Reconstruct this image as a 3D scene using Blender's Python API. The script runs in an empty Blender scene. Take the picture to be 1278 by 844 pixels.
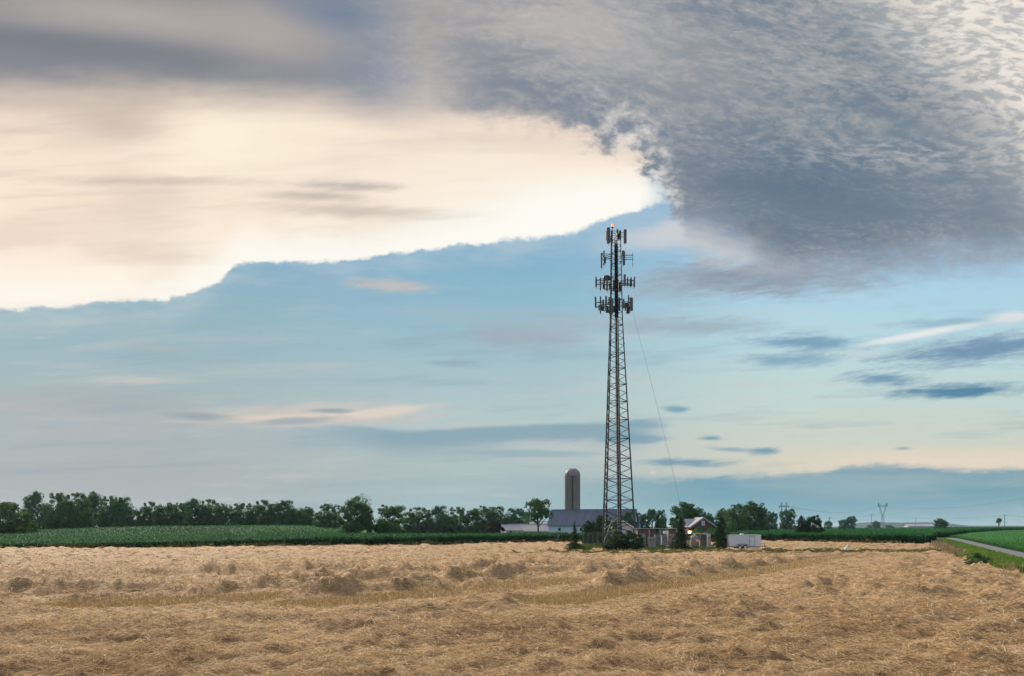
import bpy, bmesh, math, random
import numpy as np
from mathutils import Vector, Matrix

SC = bpy.context.scene
COL = SC.collection
rng = np.random.default_rng(7)
random.seed(7)
PI = math.pi
F, CX, HZ, EYE = 994.0, 639.0, 657.0, 3.2      # focal length in photo pixels, centre column, horizon row, eye height
EXPO = 1.25                                     # view exposure (the photograph is a bright long exposure)
SKYK = 2.0 ** (-EXPO)


def s2l(c):
    c = c / 255.0
    return c / 12.92 if c <= 0.04045 else ((c + 0.055) / 1.055) ** 2.4


def rgb(r, g, b):
    return (s2l(r), s2l(g), s2l(b), 1.0)


def gx(px, Y):
    return (px - CX) / F * Y


def gz(py, Y):
    return EYE - (py - HZ) / F * Y


def gp(px, py, z=0.0):
    Y = F * (EYE - z) / (py - HZ)
    return np.array([gx(px, Y), Y])


# ------------------------------------------------------------------ camera
cam_d = bpy.data.cameras.new('camera')
cam_d.sensor_width = 36.0
cam_d.lens = 36.0 * F / 1278.0
cam_d.shift_y = (HZ - 422.0) / 1278.0
cam_d.clip_start = 0.1
cam_d.clip_end = 40000
cam = bpy.data.objects.new('camera', cam_d)
COL.objects.link(cam)
cam.location = (0, 0, EYE)
cam.rotation_euler = (PI / 2, 0, 0)
SC.camera = cam
SC.render.resolution_x, SC.render.resolution_y = 1024, 676
SC.view_settings.view_transform = 'Standard'
SC.view_settings.look = 'None'
SC.view_settings.gamma = 1
SC.view_settings.use_curve_mapping = False
SC.view_settings.exposure = EXPO
SC.render.engine = 'CYCLES'
cy = SC.cycles
cy.max_bounces = 6
cy.diffuse_bounces = 3
cy.glossy_bounces = 2
cy.transmission_bounces = 3
cy.transparent_max_bounces = 4
cy.volume_bounces = 0
cy.caustics_reflective = cy.caustics_refractive = False
cy.use_denoising = True
cy.denoiser = 'OPENIMAGEDENOISE'
cy.denoising_input_passes = 'RGB_ALBEDO_NORMAL'
cy.denoising_prefilter = 'ACCURATE'
# ------------------------------------------------------------------ sky
class X:
    """A scalar node expression in one node tree."""
    nt = None

    def __init__(self, s):
        self.s = s

    @staticmethod
    def m(op, a, b=None, c=None, clamp=False):
        n = X.nt.nodes.new('ShaderNodeMath')
        n.operation = op
        n.use_clamp = clamp
        for i, v in enumerate((a, b, c)):
            if v is None:
                continue
            if isinstance(v, X):
                X.nt.links.new(v.s, n.inputs[i])
            else:
                n.inputs[i].default_value = v
        return X(n.outputs[0])

    def __add__(s, o): return X.m('ADD', s, o)
    __radd__ = __add__
    def __sub__(s, o): return X.m('SUBTRACT', s, o)
    def __rsub__(s, o): return X.m('SUBTRACT', o, s)
    def __mul__(s, o): return X.m('MULTIPLY', s, o)
    __rmul__ = __mul__
    def __truediv__(s, o): return X.m('DIVIDE', s, o)


def ss(x, a, b):
    """Smooth step of x from a to b (a may exceed b)."""
    n = X.nt.nodes.new('ShaderNodeMapRange')
    n.interpolation_type = 'SMOOTHSTEP'
    lo, hi, t0, t1 = (a, b, 0.0, 1.0) if a < b else (b, a, 1.0, 0.0)
    X.nt.links.new(x.s, n.inputs['Value'])
    n.inputs['From Min'].default_value = lo
    n.inputs['From Max'].default_value = hi
    n.inputs['To Min'].default_value = t0
    n.inputs['To Max'].default_value = t1
    return X(n.outputs[0])


def curve(x, pts, lo, hi, ylo, yhi):
    """Smooth function of x through the points (x, y)."""
    n = X.nt.nodes.new('ShaderNodeFloatCurve')
    t = X.m('DIVIDE', x - lo, hi - lo, clamp=True)
    X.nt.links.new(t.s, n.inputs['Value'])
    c = n.mapping.curves[0]
    q = [((a - lo) / (hi - lo), (b - ylo) / (yhi - ylo)) for a, b in pts]
    c.points[0].location = q[0]
    c.points[1].location = q[-1]
    for p in q[1:-1]:
        c.points.new(*p)
    n.mapping.update()
    return X(n.outputs[0]) * (yhi - ylo) + ylo


def vec(a, b, c=0.0):
    n = X.nt.nodes.new('ShaderNodeCombineXYZ')
    for i, v in enumerate((a, b, c)):
        if isinstance(v, X):
            X.nt.links.new(v.s, n.inputs[i])
        else:
            n.inputs[i].default_value = v
    return n.outputs[0]


def noise(v, scale=1.0, detail=4.0, rough=0.55, dist=0.0):
    n = X.nt.nodes.new('ShaderNodeTexNoise')
    n.inputs['Scale'].default_value = scale
    n.inputs['Detail'].default_value = detail
    n.inputs['Roughness'].default_value = rough
    n.inputs['Distortion'].default_value = dist
    X.nt.links.new(v, n.inputs['Vector'])
    return X(n.outputs[0])


def cmix(f, a, b):
    n = X.nt.nodes.new('ShaderNodeMix')
    n.data_type = 'RGBA'
    n.clamp_factor = True
    for k, v in ((0, f), (6, a), (7, b)):
        if isinstance(v, X):
            X.nt.links.new(v.s, n.inputs[k])
        elif hasattr(v, 'node'):
            X.nt.links.new(v, n.inputs[k])
        else:
            n.inputs[k].default_value = v
    return n.outputs[2]


def cramp(x, pts):
    n = X.nt.nodes.new('ShaderNodeValToRGB')
    X.nt.links.new(x.s, n.inputs[0])
    el = n.color_ramp.elements
    el[0].position, el[0].color = pts[0][0], pts[0][1]
    el[1].position, el[1].color = pts[-1][0], pts[-1][1]
    for p, c in pts[1:-1]:
        e = el.new(p)
        e.color = c
    return n.outputs[0]


SUN_EL, SUN_AZ = math.radians(29), math.radians(-34)     # azimuth from straight ahead (+Y), negative to the left


def build_sky():
    w = bpy.data.worlds.new('World')
    SC.world = w
    w.use_nodes = True
    nt = X.nt = w.node_tree
    nt.nodes.clear()
    out = nt.nodes.new('ShaderNodeOutputWorld')
    bg = nt.nodes.new('ShaderNodeBackground')
    tc = nt.nodes.new('ShaderNodeTexCoord')
    sp = nt.nodes.new('ShaderNodeSeparateXYZ')
    nt.links.new(tc.outputs['Generated'], sp.inputs[0])
    dx, dy, dz = (X(sp.outputs[i]) for i in range(3))
    yc = X.m('MAXIMUM', dy, 0.12)
    # directions as rise and run over the northern horizon, in thousandths
    p = dx / yc * F + CX
    q = HZ - dz / yc * F
    # clear air: Nishita sky under a thin veil
    sk = nt.nodes.new('ShaderNodeTexSky')
    sk.sky_type = 'NISHITA'
    sk.sun_disc = False
    sk.sun_elevation = SUN_EL
    sk.sun_rotation = SUN_AZ
    sk.altitude = 100
    sk.dust_density = 1.5
    nish = nt.nodes.new('ShaderNodeMix')
    nish.data_type = 'RGBA'
    nish.blend_type = 'MULTIPLY'
    nish.inputs[0].default_value = 1.0
    nt.links.new(sk.outputs[0], nish.inputs[6])
    nish.inputs[7].default_value = (0.085, 0.085, 0.085, 1)
    qn = X.m('DIVIDE', q, 700.0, clamp=True)
    left = cramp(qn, [(0.30, rgb(104, 140, 178)), (0.46, rgb(120, 167, 193)), (0.57, rgb(138, 174, 187)), (0.67, rgb(150, 176, 184)),
                      (0.74, rgb(158, 172, 178)), (0.86, rgb(156, 166, 172)), (0.94, rgb(160, 174, 182))])
    cent = cramp(qn, [(0.36, rgb(138, 180, 208)), (0.48, rgb(132, 178, 202)), (0.57, rgb(146, 187, 203)), (0.66, rgb(164, 192, 199)),
                      (0.74, rgb(176, 198, 200)), (0.81, rgb(178, 192, 192)), (0.86, rgb(158, 182, 188)), (0.94, rgb(146, 180, 190))])
    right = cramp(qn, [(0.36, rgb(150, 185, 215)), (0.50, rgb(172, 212, 234)), (0.60, rgb(184, 217, 226)), (0.70, rgb(196, 217, 214)),
                       (0.78, rgb(206, 212, 200)), (0.83, rgb(214, 210, 192)), (0.94, rgb(150, 182, 190))])
    clear = cmix(ss(p, 180, 620), left, cent)
    clear = cmix(ss(p, 640, 1020), clear, right)
    col = cmix(0.05, clear, nish.outputs[2])

    # shared warps
    wob = noise(vec(p * 0.0032, q * 0.011, 1.7), 1, 6, 0.6)
    fine = noise(vec(p * 0.035, q * 0.05, 4.1), 1, 5, 0.65)
    wob2 = noise(vec(p * 0.010, q * 0.035, 9.2), 1, 6, 0.65)
    wisp = noise(vec(p * 0.022, q * 0.11 + p * 0.012, 21.0), 1, 6, 0.68)

    def blob(cx, cy, rx, ry, slope=0.0, soft=0.55, warp=0.7, nz=None):
        u = (p - cx) / rx
        v = (q - cy - (p - cx) * slope) / ry
        r = X.m('SQRT', u * u + v * v) + ((nz or wisp) - 0.5) * (2.0 * warp)
        return ss(r, 1.0 + soft * 0.5, 1.0 - soft)

    # low haze banks and thin veils
    streak = noise(vec(p * 0.0030, q * 0.030, 3.3), 1, 6, 0.55)
    col = cmix(ss(streak, 0.48, 0.72) * ss(q, 440, 500) * ss(q, 640, 560) * ss(p, 560, 250) * 0.35, col, rgb(190, 184, 178))
    thin = noise(vec(p * 0.0045 + 7.0, q * 0.045 + p * 0.0022, 52.0), 1, 7, 0.62)
    thin2 = noise(vec(p * 0.010 + 2.0, q * 0.11 - p * 0.004, 57.0), 1, 6, 0.65)
    zone = ss(q, 320, 430)
    col = cmix(ss(thin, 0.50, 0.72) * zone * 0.40, col, rgb(200, 200, 196))
    col = cmix(ss(thin, 0.48, 0.32) * zone * 0.30, col, rgb(136, 160, 176))
    col = cmix(ss(thin2, 0.56, 0.72) * ss(thin, 0.42, 0.58) * zone * 0.35, col, rgb(214, 206, 198))
    # dusky low bank on the right with a lit rim
    edge_b = curve(p, [(600, 604), (760, 598), (840, 597), (930, 594), (1020, 588), (1100, 580), (1150, 583), (1278, 585), (1400, 580)],
                   500, 1500, 560, 620) + (wob2 - 0.5) * 16 + (fine - 0.5) * 12
    rim = ss(q + (wisp - 0.5) * 14, 550, 574) * ss(p, 900, 1150)
    col = cmix(rim * 0.75, col, rgb(234, 216, 196))
    bank = ss(q - edge_b + (wisp - 0.5) * 16, -5.0, 7.0) * ss(p, 620, 900) * (0.86 + 0.14 * ss(streak, 0.6, 0.4))
    bankc = cramp(X.m('DIVIDE', q - 570, 90.0, clamp=True),
                  [(0.1, rgb(120, 158, 176)), (0.45, rgb(112, 160, 176)), (1.0, rgb(140, 176, 190))])
    bankc = cmix(ss(streak, 0.5, 0.68) * 0.35, bankc, rgb(150, 178, 188))
    col = cmix(bank, col, bankc)
    # pale lit drifts and grey-blue bands, middle and left
    col = cmix(blob(395, 518, 165, 17, -0.02, 0.6, 0.85) * 0.85, col, rgb(205, 198, 190))
    col = cmix(blob(355, 522, 120, 5, -0.03, 0.9, 1.0, wob) * 0.9, col, rgb(222, 208, 195))
    col = cmix(blob(475, 514, 75, 6, -0.11, 0.6, 0.5) * 0.85, col, rgb(222, 210, 198))
    col = cmix(blob(250, 520, 48, 6, 0.06, 0.8, 0.7) * 0.8, col, rgb(150, 163, 172))
    col = cmix(blob(370, 525, 60, 5, -0.05, 0.8, 0.7) * 0.8, col, rgb(152, 166, 174))
    col = cmix(blob(415, 513, 30, 3.5, 0.0, 0.7, 0.6) * 0.8, col, rgb(140, 160, 172))
    edge_c = curve(p, [(200, 560), (330, 540), (420, 530), (510, 537), (600, 532), (700, 529), (790, 524), (850, 520)], 150, 900, 480, 600)
    d_c = q - edge_c + (wob2 - 0.5) * 10
    band = ss(d_c, -3, 4) * ss(d_c, 46, 12) * ss(p, 300, 520) * ss(p, 850, 780)
    col = cmix(band * 0.85, col, rgb(132, 163, 178))
    col = cmix(blob(690, 557, 85, 9, -0.02, 0.8, 0.9) * 0.75, col, rgb(192, 200, 196))
    col = cmix(blob(790, 548, 45, 7, -0.02, 0.5, 0.4) * 0.75, col, rgb(118, 158, 178))
    col = cmix(blob(660, 566, 90, 5, 0.02, 0.6, 0.6) * 0.6, col, rgb(138, 170, 182))
    for cx, cyy, rx, ry, sl, c, a in [
        (180, 475, 55, 4.5, 0.02, (205, 200, 192), 0.7), (487, 356, 46, 8, 0.05, (196, 190, 186), 0.85), (200, 435, 34, 4, 0.03, (176, 182, 180), 0.6),
        (20, 508, 55, 7, 0.08, (195, 186, 180), 0.5), (100, 500, 130, 16, 0.0, (172, 172, 174), 0.4),
        (570, 454, 32, 4, 0.05, (148, 172, 184), 0.7), (650, 420, 80, 14, 0.03, (160, 172, 184), 0.85), (730, 402, 150, 13, 0.0, (166, 182, 194), 0.6),
        (560, 390, 80, 10, 0.0, (160, 185, 198), 0.6), (870, 408, 100, 9, 0.0, (158, 172, 182), 0.7),
        (875, 352, 105, 20, -0.02, (158, 168, 180), 0.8), (960, 344, 110, 20, 0.02, (140, 151, 166), 0.85),
        (1012, 428, 62, 9, 0.02, (122, 160, 184), 0.95), (985, 449, 58, 7, 0.0, (128, 165, 188), 0.85),
        (1225, 436, 110, 15, -0.10, (116, 150, 178), 1.0), (1100, 473, 46, 7, 0.02, (110, 150, 176), 0.9),
        (1198, 488, 74, 8, -0.035, (86, 134, 164), 1.0), (1190, 402, 75, 5, -0.05, (150, 182, 200), 0.8),
        (862, 577, 55, 4.5, 0.02, (122, 158, 176), 0.95), (955, 563, 17, 4.5, 0.0, (120, 158, 176), 0.95), (912, 561, 24, 2.6, 0.05, (140, 168, 182), 0.8),
        (887, 547, 14, 2.6, 0.0, (122, 160, 178), 0.95), (1128, 560, 9, 2.0, 0.0, (150, 168, 178), 0.8), (843, 511, 15, 3.6, 0.0, (125, 165, 185), 0.95),
        (800, 530, 26, 4, 0.0, (130, 165, 185), 0.8)]:
        col = cmix(blob(cx, cyy, rx * 1.12, ry * 1.2, sl, 0.85, 1.15) * a, col, rgb(*c))
    col = cmix(blob(1150, 417, 85, 5, -0.18, 0.8, 0.5) * 0.95, col, rgb(232, 234, 232))
    col = cmix(blob(1262, 396, 34, 8, -0.1, 0.7, 0.5) * 0.8, col, rgb(226, 228, 228))
    col = cmix(blob(815, 590, 5, 2.5, 0.0, 0.8, 0.2) * 0.6, col, rgb(225, 210, 200))

    col = cmix(blob(880, 300, 95, 26, 0.22, 0.9, 1.1, wob2) * 0.75, col, rgb(214, 210, 208))
    col = cmix(blob(800, 300, 60, 18, -0.1, 0.9, 1.1, wob2) * 0.55, col, rgb(206, 208, 212))
    # the big lit cloud on the left
    low = curve(p, [(-300, 420), (0, 388), (70, 386), (130, 379), (215, 374), (245, 362), (280, 346), (296, 331), (350, 329), (440, 325), (500, 317),
                    (560, 308), (640, 302), (700, 294), (750, 276), (800, 262), (840, 250), (1000, 180)], -300, 1000, 100, 450)
    dl = low - q + (noise(vec(p * 0.012, q * 0.03, 2.2), 1, 6, 0.62) - 0.5) * 24 + (noise(vec(p * 0.06, q * 0.08, 2.9), 1, 5, 0.65) - 0.5) * 13
    col = cmix(ss(dl, -46, 0) * ss(p, 900, 700) * ss(wob2, 0.35, 0.65) * 0.30, col, rgb(214, 216, 214))
    wh = ss(dl, -2.5, 4.5 + 0.0) * ss(p + (wob2 - 0.5) * 60, 860, 790)
    base = cramp(X.m('DIVIDE', q, 400.0, clamp=True),
                 [(0.15, rgb(176, 166, 160)), (0.27, rgb(214, 198, 184)), (0.40, rgb(246, 226, 206)), (0.62, rgb(250, 231, 211)), (0.8, rgb(255, 242, 225)), (0.95, rgb(255, 249, 238))])
    st1 = noise(vec(p * 0.0034 + 3.1, q * 0.022 + p * 0.0008, 5.0), 1, 5, 0.5)
    st2 = noise(vec(p * 0.0050, q * 0.012, 7.7), 1, 3, 0.5)
    base = cmix(ss(st1, 0.46, 0.66) * 0.5, base, rgb(220, 200, 184))
    base = cmix(ss(st2, 0.48, 0.70) * 0.4, base, rgb(214, 196, 182))
    st3 = noise(vec(p * 0.007 + 1.0, q * 0.075 + p * 0.004, 31.0), 1, 4, 0.55)
    base = cmix(ss(st3, 0.50, 0.70) * 0.30 * ss(q, 330, 250), base, rgb(204, 192, 182))
    base = cmix(blob(290, 175, 120, 75, 0.0, 1.2, 0.5, st2) * 0.85, base, (1.0, 0.90, 0.72, 1))
    base = cmix(blob(160, 158, 60, 20, 0.05, 1.0, 0.6) * 0.5, base, rgb(205, 190, 178))
    base = cmix(blob(60, 300, 150, 40, -0.05, 1.2, 0.6, st2) * 0.3, base, rgb(240, 212, 190))
    base = cmix(blob(640, 235, 270, 85, 0.06, 1.2, 0.4, st1) * 0.8, base, rgb(250, 238, 222))
    base = cmix(blob(700, 262, 170, 42, -0.10, 1.1, 0.4, st1) * 0.9, base, (1.0, 0.985, 0.93, 1))
    base = cmix(ss(dl, 60, 8) * ss(p, 120, 330) * 0.85, base, (1.0, 0.975, 0.91, 1))
    base = cmix(blob(440, 232, 62, 7, 0.03, 1.0, 0.9) * 0.75, base, rgb(178, 174, 170))
    base = cmix(blob(395, 245, 70, 6, 0.04, 1.0, 0.9) * 0.7, base, rgb(182, 176, 170))
    base = cmix(blob(140, 150, 75, 34, -0.1, 1.2, 0.9, st2) * 0.6, base, rgb(196, 182, 172))
    base = cmix(blob(130, 270, 120, 26, -0.1, 1.2, 0.9, st1) * 0.4, base, rgb(220, 200, 184))
    base = cmix(blob(60, 130, 200, 12, 0.02, 1.2, 0.8) * 0.55, base, rgb(196, 182, 172))
    base = cmix(blob(450, 264, 125, 9, 0.03, 1.0, 0.9) * 0.65, base, rgb(196, 186, 178))
    base = cmix(blob(190, 226, 140, 7, 0.01, 1.0, 0.9) * 0.6, base, rgb(196, 182, 172))
    col = cmix(wh, col, base)

    # the wide grey ceiling: mackerel ripples on the right, smooth grey bands at upper left
    up = curve(p, [(-300, 100), (0, 104), (130, 106), (260, 110), (340, 118), (420, 124), (470, 138), (560, 150), (640, 152), (700, 162), (755, 186), (800, 206),
                   (822, 232), (850, 300), (880, 420), (1000, 460)], -300, 1000, 80, 480)
    lo2 = curve(p, [(760, 270), (815, 280), (850, 290), (890, 300), (930, 318), (965, 345), (1010, 352), (1090, 345), (1160, 334), (1278, 330), (1500, 320)],
                700, 1500, 250, 370)
    # warped coordinates for the ripples: they lie along gently curving lines
    bend = noise(vec(p * 0.0022, q * 0.004, 12.0), 1, 3, 0.5)
    rq = q + bend * 110 - p * 0.12
    rp = p + (wob - 0.5) * 90
    rip = noise(vec(rp * 0.044, rq * 0.105, 6.0), 1, 4, 0.58)
    rip2 = noise(vec(rp * 0.0075 + 5.0, rq * 0.024, 8.0), 1, 4, 0.55)
    torn = noise(vec(p * 0.030, q * 0.045, 15.0), 1, 5, 0.65)
    d1 = up - q + (torn - 0.5) * (60 * ss(p, 480, 700) + 70 * ss(p, 700, 800)) + (wob2 - 0.5) * 40
    d2 = lo2 - q + (torn - 0.5) * 30 + (wob2 - 0.5) * 60
    soft_l = ss(d1, -38, 34) * ss(p, 640, 420)
    soft_r = ss(d1, -14, 24) * ss(p, 430, 640)
    gmask = X.m('MAXIMUM', soft_l, soft_r) * X.m('MAXIMUM', ss(d2 + (rip - 0.5) * 30 * ss(p, 960, 1080), -34, 40), ss(p, 800, 740))
    tone = cramp(X.m('DIVIDE', p, 1278.0, clamp=True),
                 [(0.0, rgb(134, 136, 144)), (0.2, rgb(130, 133, 142)), (0.31, rgb(140, 143, 152)), (0.38, rgb(132, 144, 160)), (0.5, rgb(148, 151, 157)),
                  (0.62, rgb(134, 143, 153)), (0.8, rgb(122, 137, 149)), (1.0, rgb(130, 143, 154))])
    g = tone
    g = cmix(blob(170, 20, 230, 34, 0.10, 1.2, 0.5, wob) * 0.9, g, rgb(182, 173, 166))
    g = cmix(blob(330, 46, 90, 40, 0.1, 1.2, 0.5, wob) * 0.7, g, rgb(180, 171, 165))
    g = cmix(blob(60, 52, 240, 17, 0.09, 1.1, 0.4, wob) * 0.8, g, rgb(120, 124, 134))
    g = cmix(blob(420, 18, 70, 26, 0.2, 1.2, 0.4, wob) * 0.8, g, rgb(114, 131, 155))
    g = cmix(blob(495, 95, 50, 14, 0.15, 1.0, 0.6) * 0.6, g, rgb(118, 136, 164))
    g = cmix(blob(660, 20, 130, 40, 0.0, 1.2, 0.6, wob) * 0.8, g, rgb(184, 178, 175))
    g = cmix(blob(790, 60, 130, 60, 0.3, 1.2, 0.6, rip2) * 0.55, g, rgb(170, 168, 170))
    g = cmix(blob(760, 140, 150, 42, 0.35, 1.2, 0.5, rip2) * 0.7, g, rgb(122, 134, 152))
    g = cmix(blob(1010, 232, 185, 66, 0.10, 1.2, 0.4, wob) * 0.95, g, rgb(94, 114, 136))
    g = cmix(blob(880, 278, 110, 26, 0.18, 1.2, 0.5, wob2) * 0.8, g, rgb(98, 116, 136))
    g = cmix(blob(770, 40, 160, 60, 0.2, 1.3, 0.6, rip2) * 0.5, g, rgb(186, 181, 178))
    g = cmix(blob(1180, 128, 140, 30, 0.15, 1.2, 0.5, wob) * 0.75, g, rgb(108, 123, 141))
    g = cmix(blob(950, 15, 150, 34, 0.1, 1.2, 0.4, wob) * 0.6, g, rgb(120, 132, 148))
    g = cmix(blob(1040, 300, 190, 34, 0.0, 1.1, 0.4, wob) * 0.75, g, rgb(106, 123, 142))
    # ripple light
    ripm = ss(p, 360, 640)
    amp = (0.22 + 0.30 * ss(q, 230, 110)) * ripm * (1.0 - 0.9 * blob(1010, 245, 210, 68, 0.08, 1.2, 0.35, wob))
    g = cmix(ss(rip * 0.5 + rip2 * 0.5, 0.42, 0.66) * amp, g, rgb(192, 186, 182))
    g = cmix(ss(rip * 0.35 + rip2 * 0.65, 0.52, 0.34) * ripm * 0.35, g, rgb(106, 121, 142))
    g = cmix(blob(1130, 195, 170, 20, 0.05, 1.2, 0.9, rip2) * ss(rip, 0.42, 0.66) * 0.75, g, rgb(186, 186, 188))
    cell = noise(vec(rp * 0.10, rq * 0.20, 44.0), 1, 3, 0.6)
    g = cmix(ss(cell, 0.46, 0.70) * ripm * 0.34 * ss(rip2, 0.34, 0.60) * (1.0 - 0.9 * blob(1010, 245, 210, 68, 0.08, 1.2, 0.35, wob)), g, rgb(192, 189, 186))
    # bright torn corner, upper right
    corner = ss((p - 1278) - (q * 1.0 + (rip2 - 0.5) * 130 - 140), -150, 60)
    g = cmix(corner * (0.45 + 0.55 * ss(rip, 0.40, 0.60)), g, rgb(238, 230, 220))
    # lit, torn fringe next to the bright cloud
    fr = ss(d1, 95, 0) * ss(p, 690, 790) * ss(q, 330, 265)
    g = cmix(fr * ss(torn, 0.62, 0.36) * 0.72, g, rgb(246, 238, 226))
    wpz = ss(q + (torn - 0.5) * 60, 262, 300) * ss(p, 1000, 880)
    g = cmix(wpz * ss(torn, 0.40, 0.60) * 0.5, g, rgb(196, 188, 184))
    low_l = ss(d2, 60, 0) * ss(p, 800, 860)
    g = cmix(low_l * 0.55, g, rgb(158, 168, 184))
    col = cmix(gmask, col, g)

    # below the horizon and behind the viewer
    back = ss(dy, 0.30, -0.05)
    col = cmix(back, col, cramp(X.m('MAXIMUM', dz, 0.0), [(0.0, rgb(184, 197, 212)), (0.5, rgb(182, 193, 210)), (1.0, rgb(180, 186, 196))]))
    nt.links.new(col, bg.inputs['Color'])
    bg.inputs['Strength'].default_value = SKYK
    nt.links.new(bg.outputs[0], out.inputs[0])
    w.cycles.sampling_method = 'MANUAL'
    w.cycles.sample_map_resolution = 512


build_sky()
sun_d = bpy.data.lights.new('sun', 'SUN')
sun_d.energy = 2.8
sun_d.angle = math.radians(11)
sun_d.color = (1.0, 0.87, 0.73)
sun = bpy.data.objects.new('sun', sun_d)
COL.objects.link(sun)
sdir = Vector((math.sin(SUN_AZ) * math.cos(SUN_EL), math.cos(SUN_AZ) * math.cos(SUN_EL), math.sin(SUN_EL)))
sun.rotation_euler = (-sdir).to_track_quat('-Z', 'Y').to_euler()
# ------------------------------------------------------------------ mesh and material helpers
def vnoise(x, y, seed=0):
    """Smooth value noise in -1..1."""
    x = np.asarray(x, float)
    y = np.asarray(y, float)
    xi, yi = np.floor(x).astype(np.int64), np.floor(y).astype(np.int64)
    fx, fy = x - xi, y - yi
    fx, fy = fx * fx * (3 - 2 * fx), fy * fy * (3 - 2 * fy)

    def h(a, b):
        n = (a * 374761393 + b * 668265263 + seed * 1442695041) & 0x7fffffff
        n = ((n ^ (n >> 13)) * 1274126177) & 0x7fffffff
        n = n ^ (n >> 16)
        return (n & 0xffff) / 32767.5 - 1.0
    a = h(xi, yi) * (1 - fx) + h(xi + 1, yi) * fx
    b = h(xi, yi + 1) * (1 - fx) + h(xi + 1, yi + 1) * fx
    return a * (1 - fy) + b * fy


def fbm(x, y, seed=0, o=4):
    s, a = 0, 0.55
    for k in range(o):
        s = s + a * vnoise(x * 2 ** k, y * 2 ** k, seed + k)
        a *= 0.5
    return s


def sst(x, a, b):
    t = np.clip((np.asarray(x, float) - a) / (b - a), 0, 1)
    return t * t * (3 - 2 * t)


def H(x, y):
    """Height of the land: flat, with a low swell under the left-hand crop."""
    x = np.asarray(x, float)
    y = np.asarray(y, float)
    return 2.3 * sst(y, 125, 255) * sst(-x, 18, 75) * (1 - 0.55 * sst(-x, 105, 150)) + 0.9 * sst(y, 90, 190) * sst(x - 0.44 * y, 8, 70)


def raw_mesh(name, V, faces_n, loops, tone=None, smooth=False):
    me = bpy.data.meshes.new(name)
    V = np.ascontiguousarray(V, dtype=np.float32)
    loops = np.ascontiguousarray(loops, dtype=np.int32)
    cnt = len(loops) // faces_n
    me.vertices.add(len(V))
    me.vertices.foreach_set('co', V.ravel())
    me.loops.add(len(loops))
    me.loops.foreach_set('vertex_index', loops)
    me.polygons.add(cnt)
    me.polygons.foreach_set('loop_start', np.arange(0, cnt * faces_n, faces_n, dtype=np.int32))
    me.polygons.foreach_set('loop_total', np.full(cnt, faces_n, dtype=np.int32))
    if smooth:
        me.polygons.foreach_set('use_smooth', np.ones(cnt, dtype=bool))
    if tone is not None:
        at = me.attributes.new('tone', 'FLOAT', 'POINT')
        at.data.foreach_set('value', np.ascontiguousarray(tone, dtype=np.float32))
    me.update(calc_edges=True)
    return me


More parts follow.
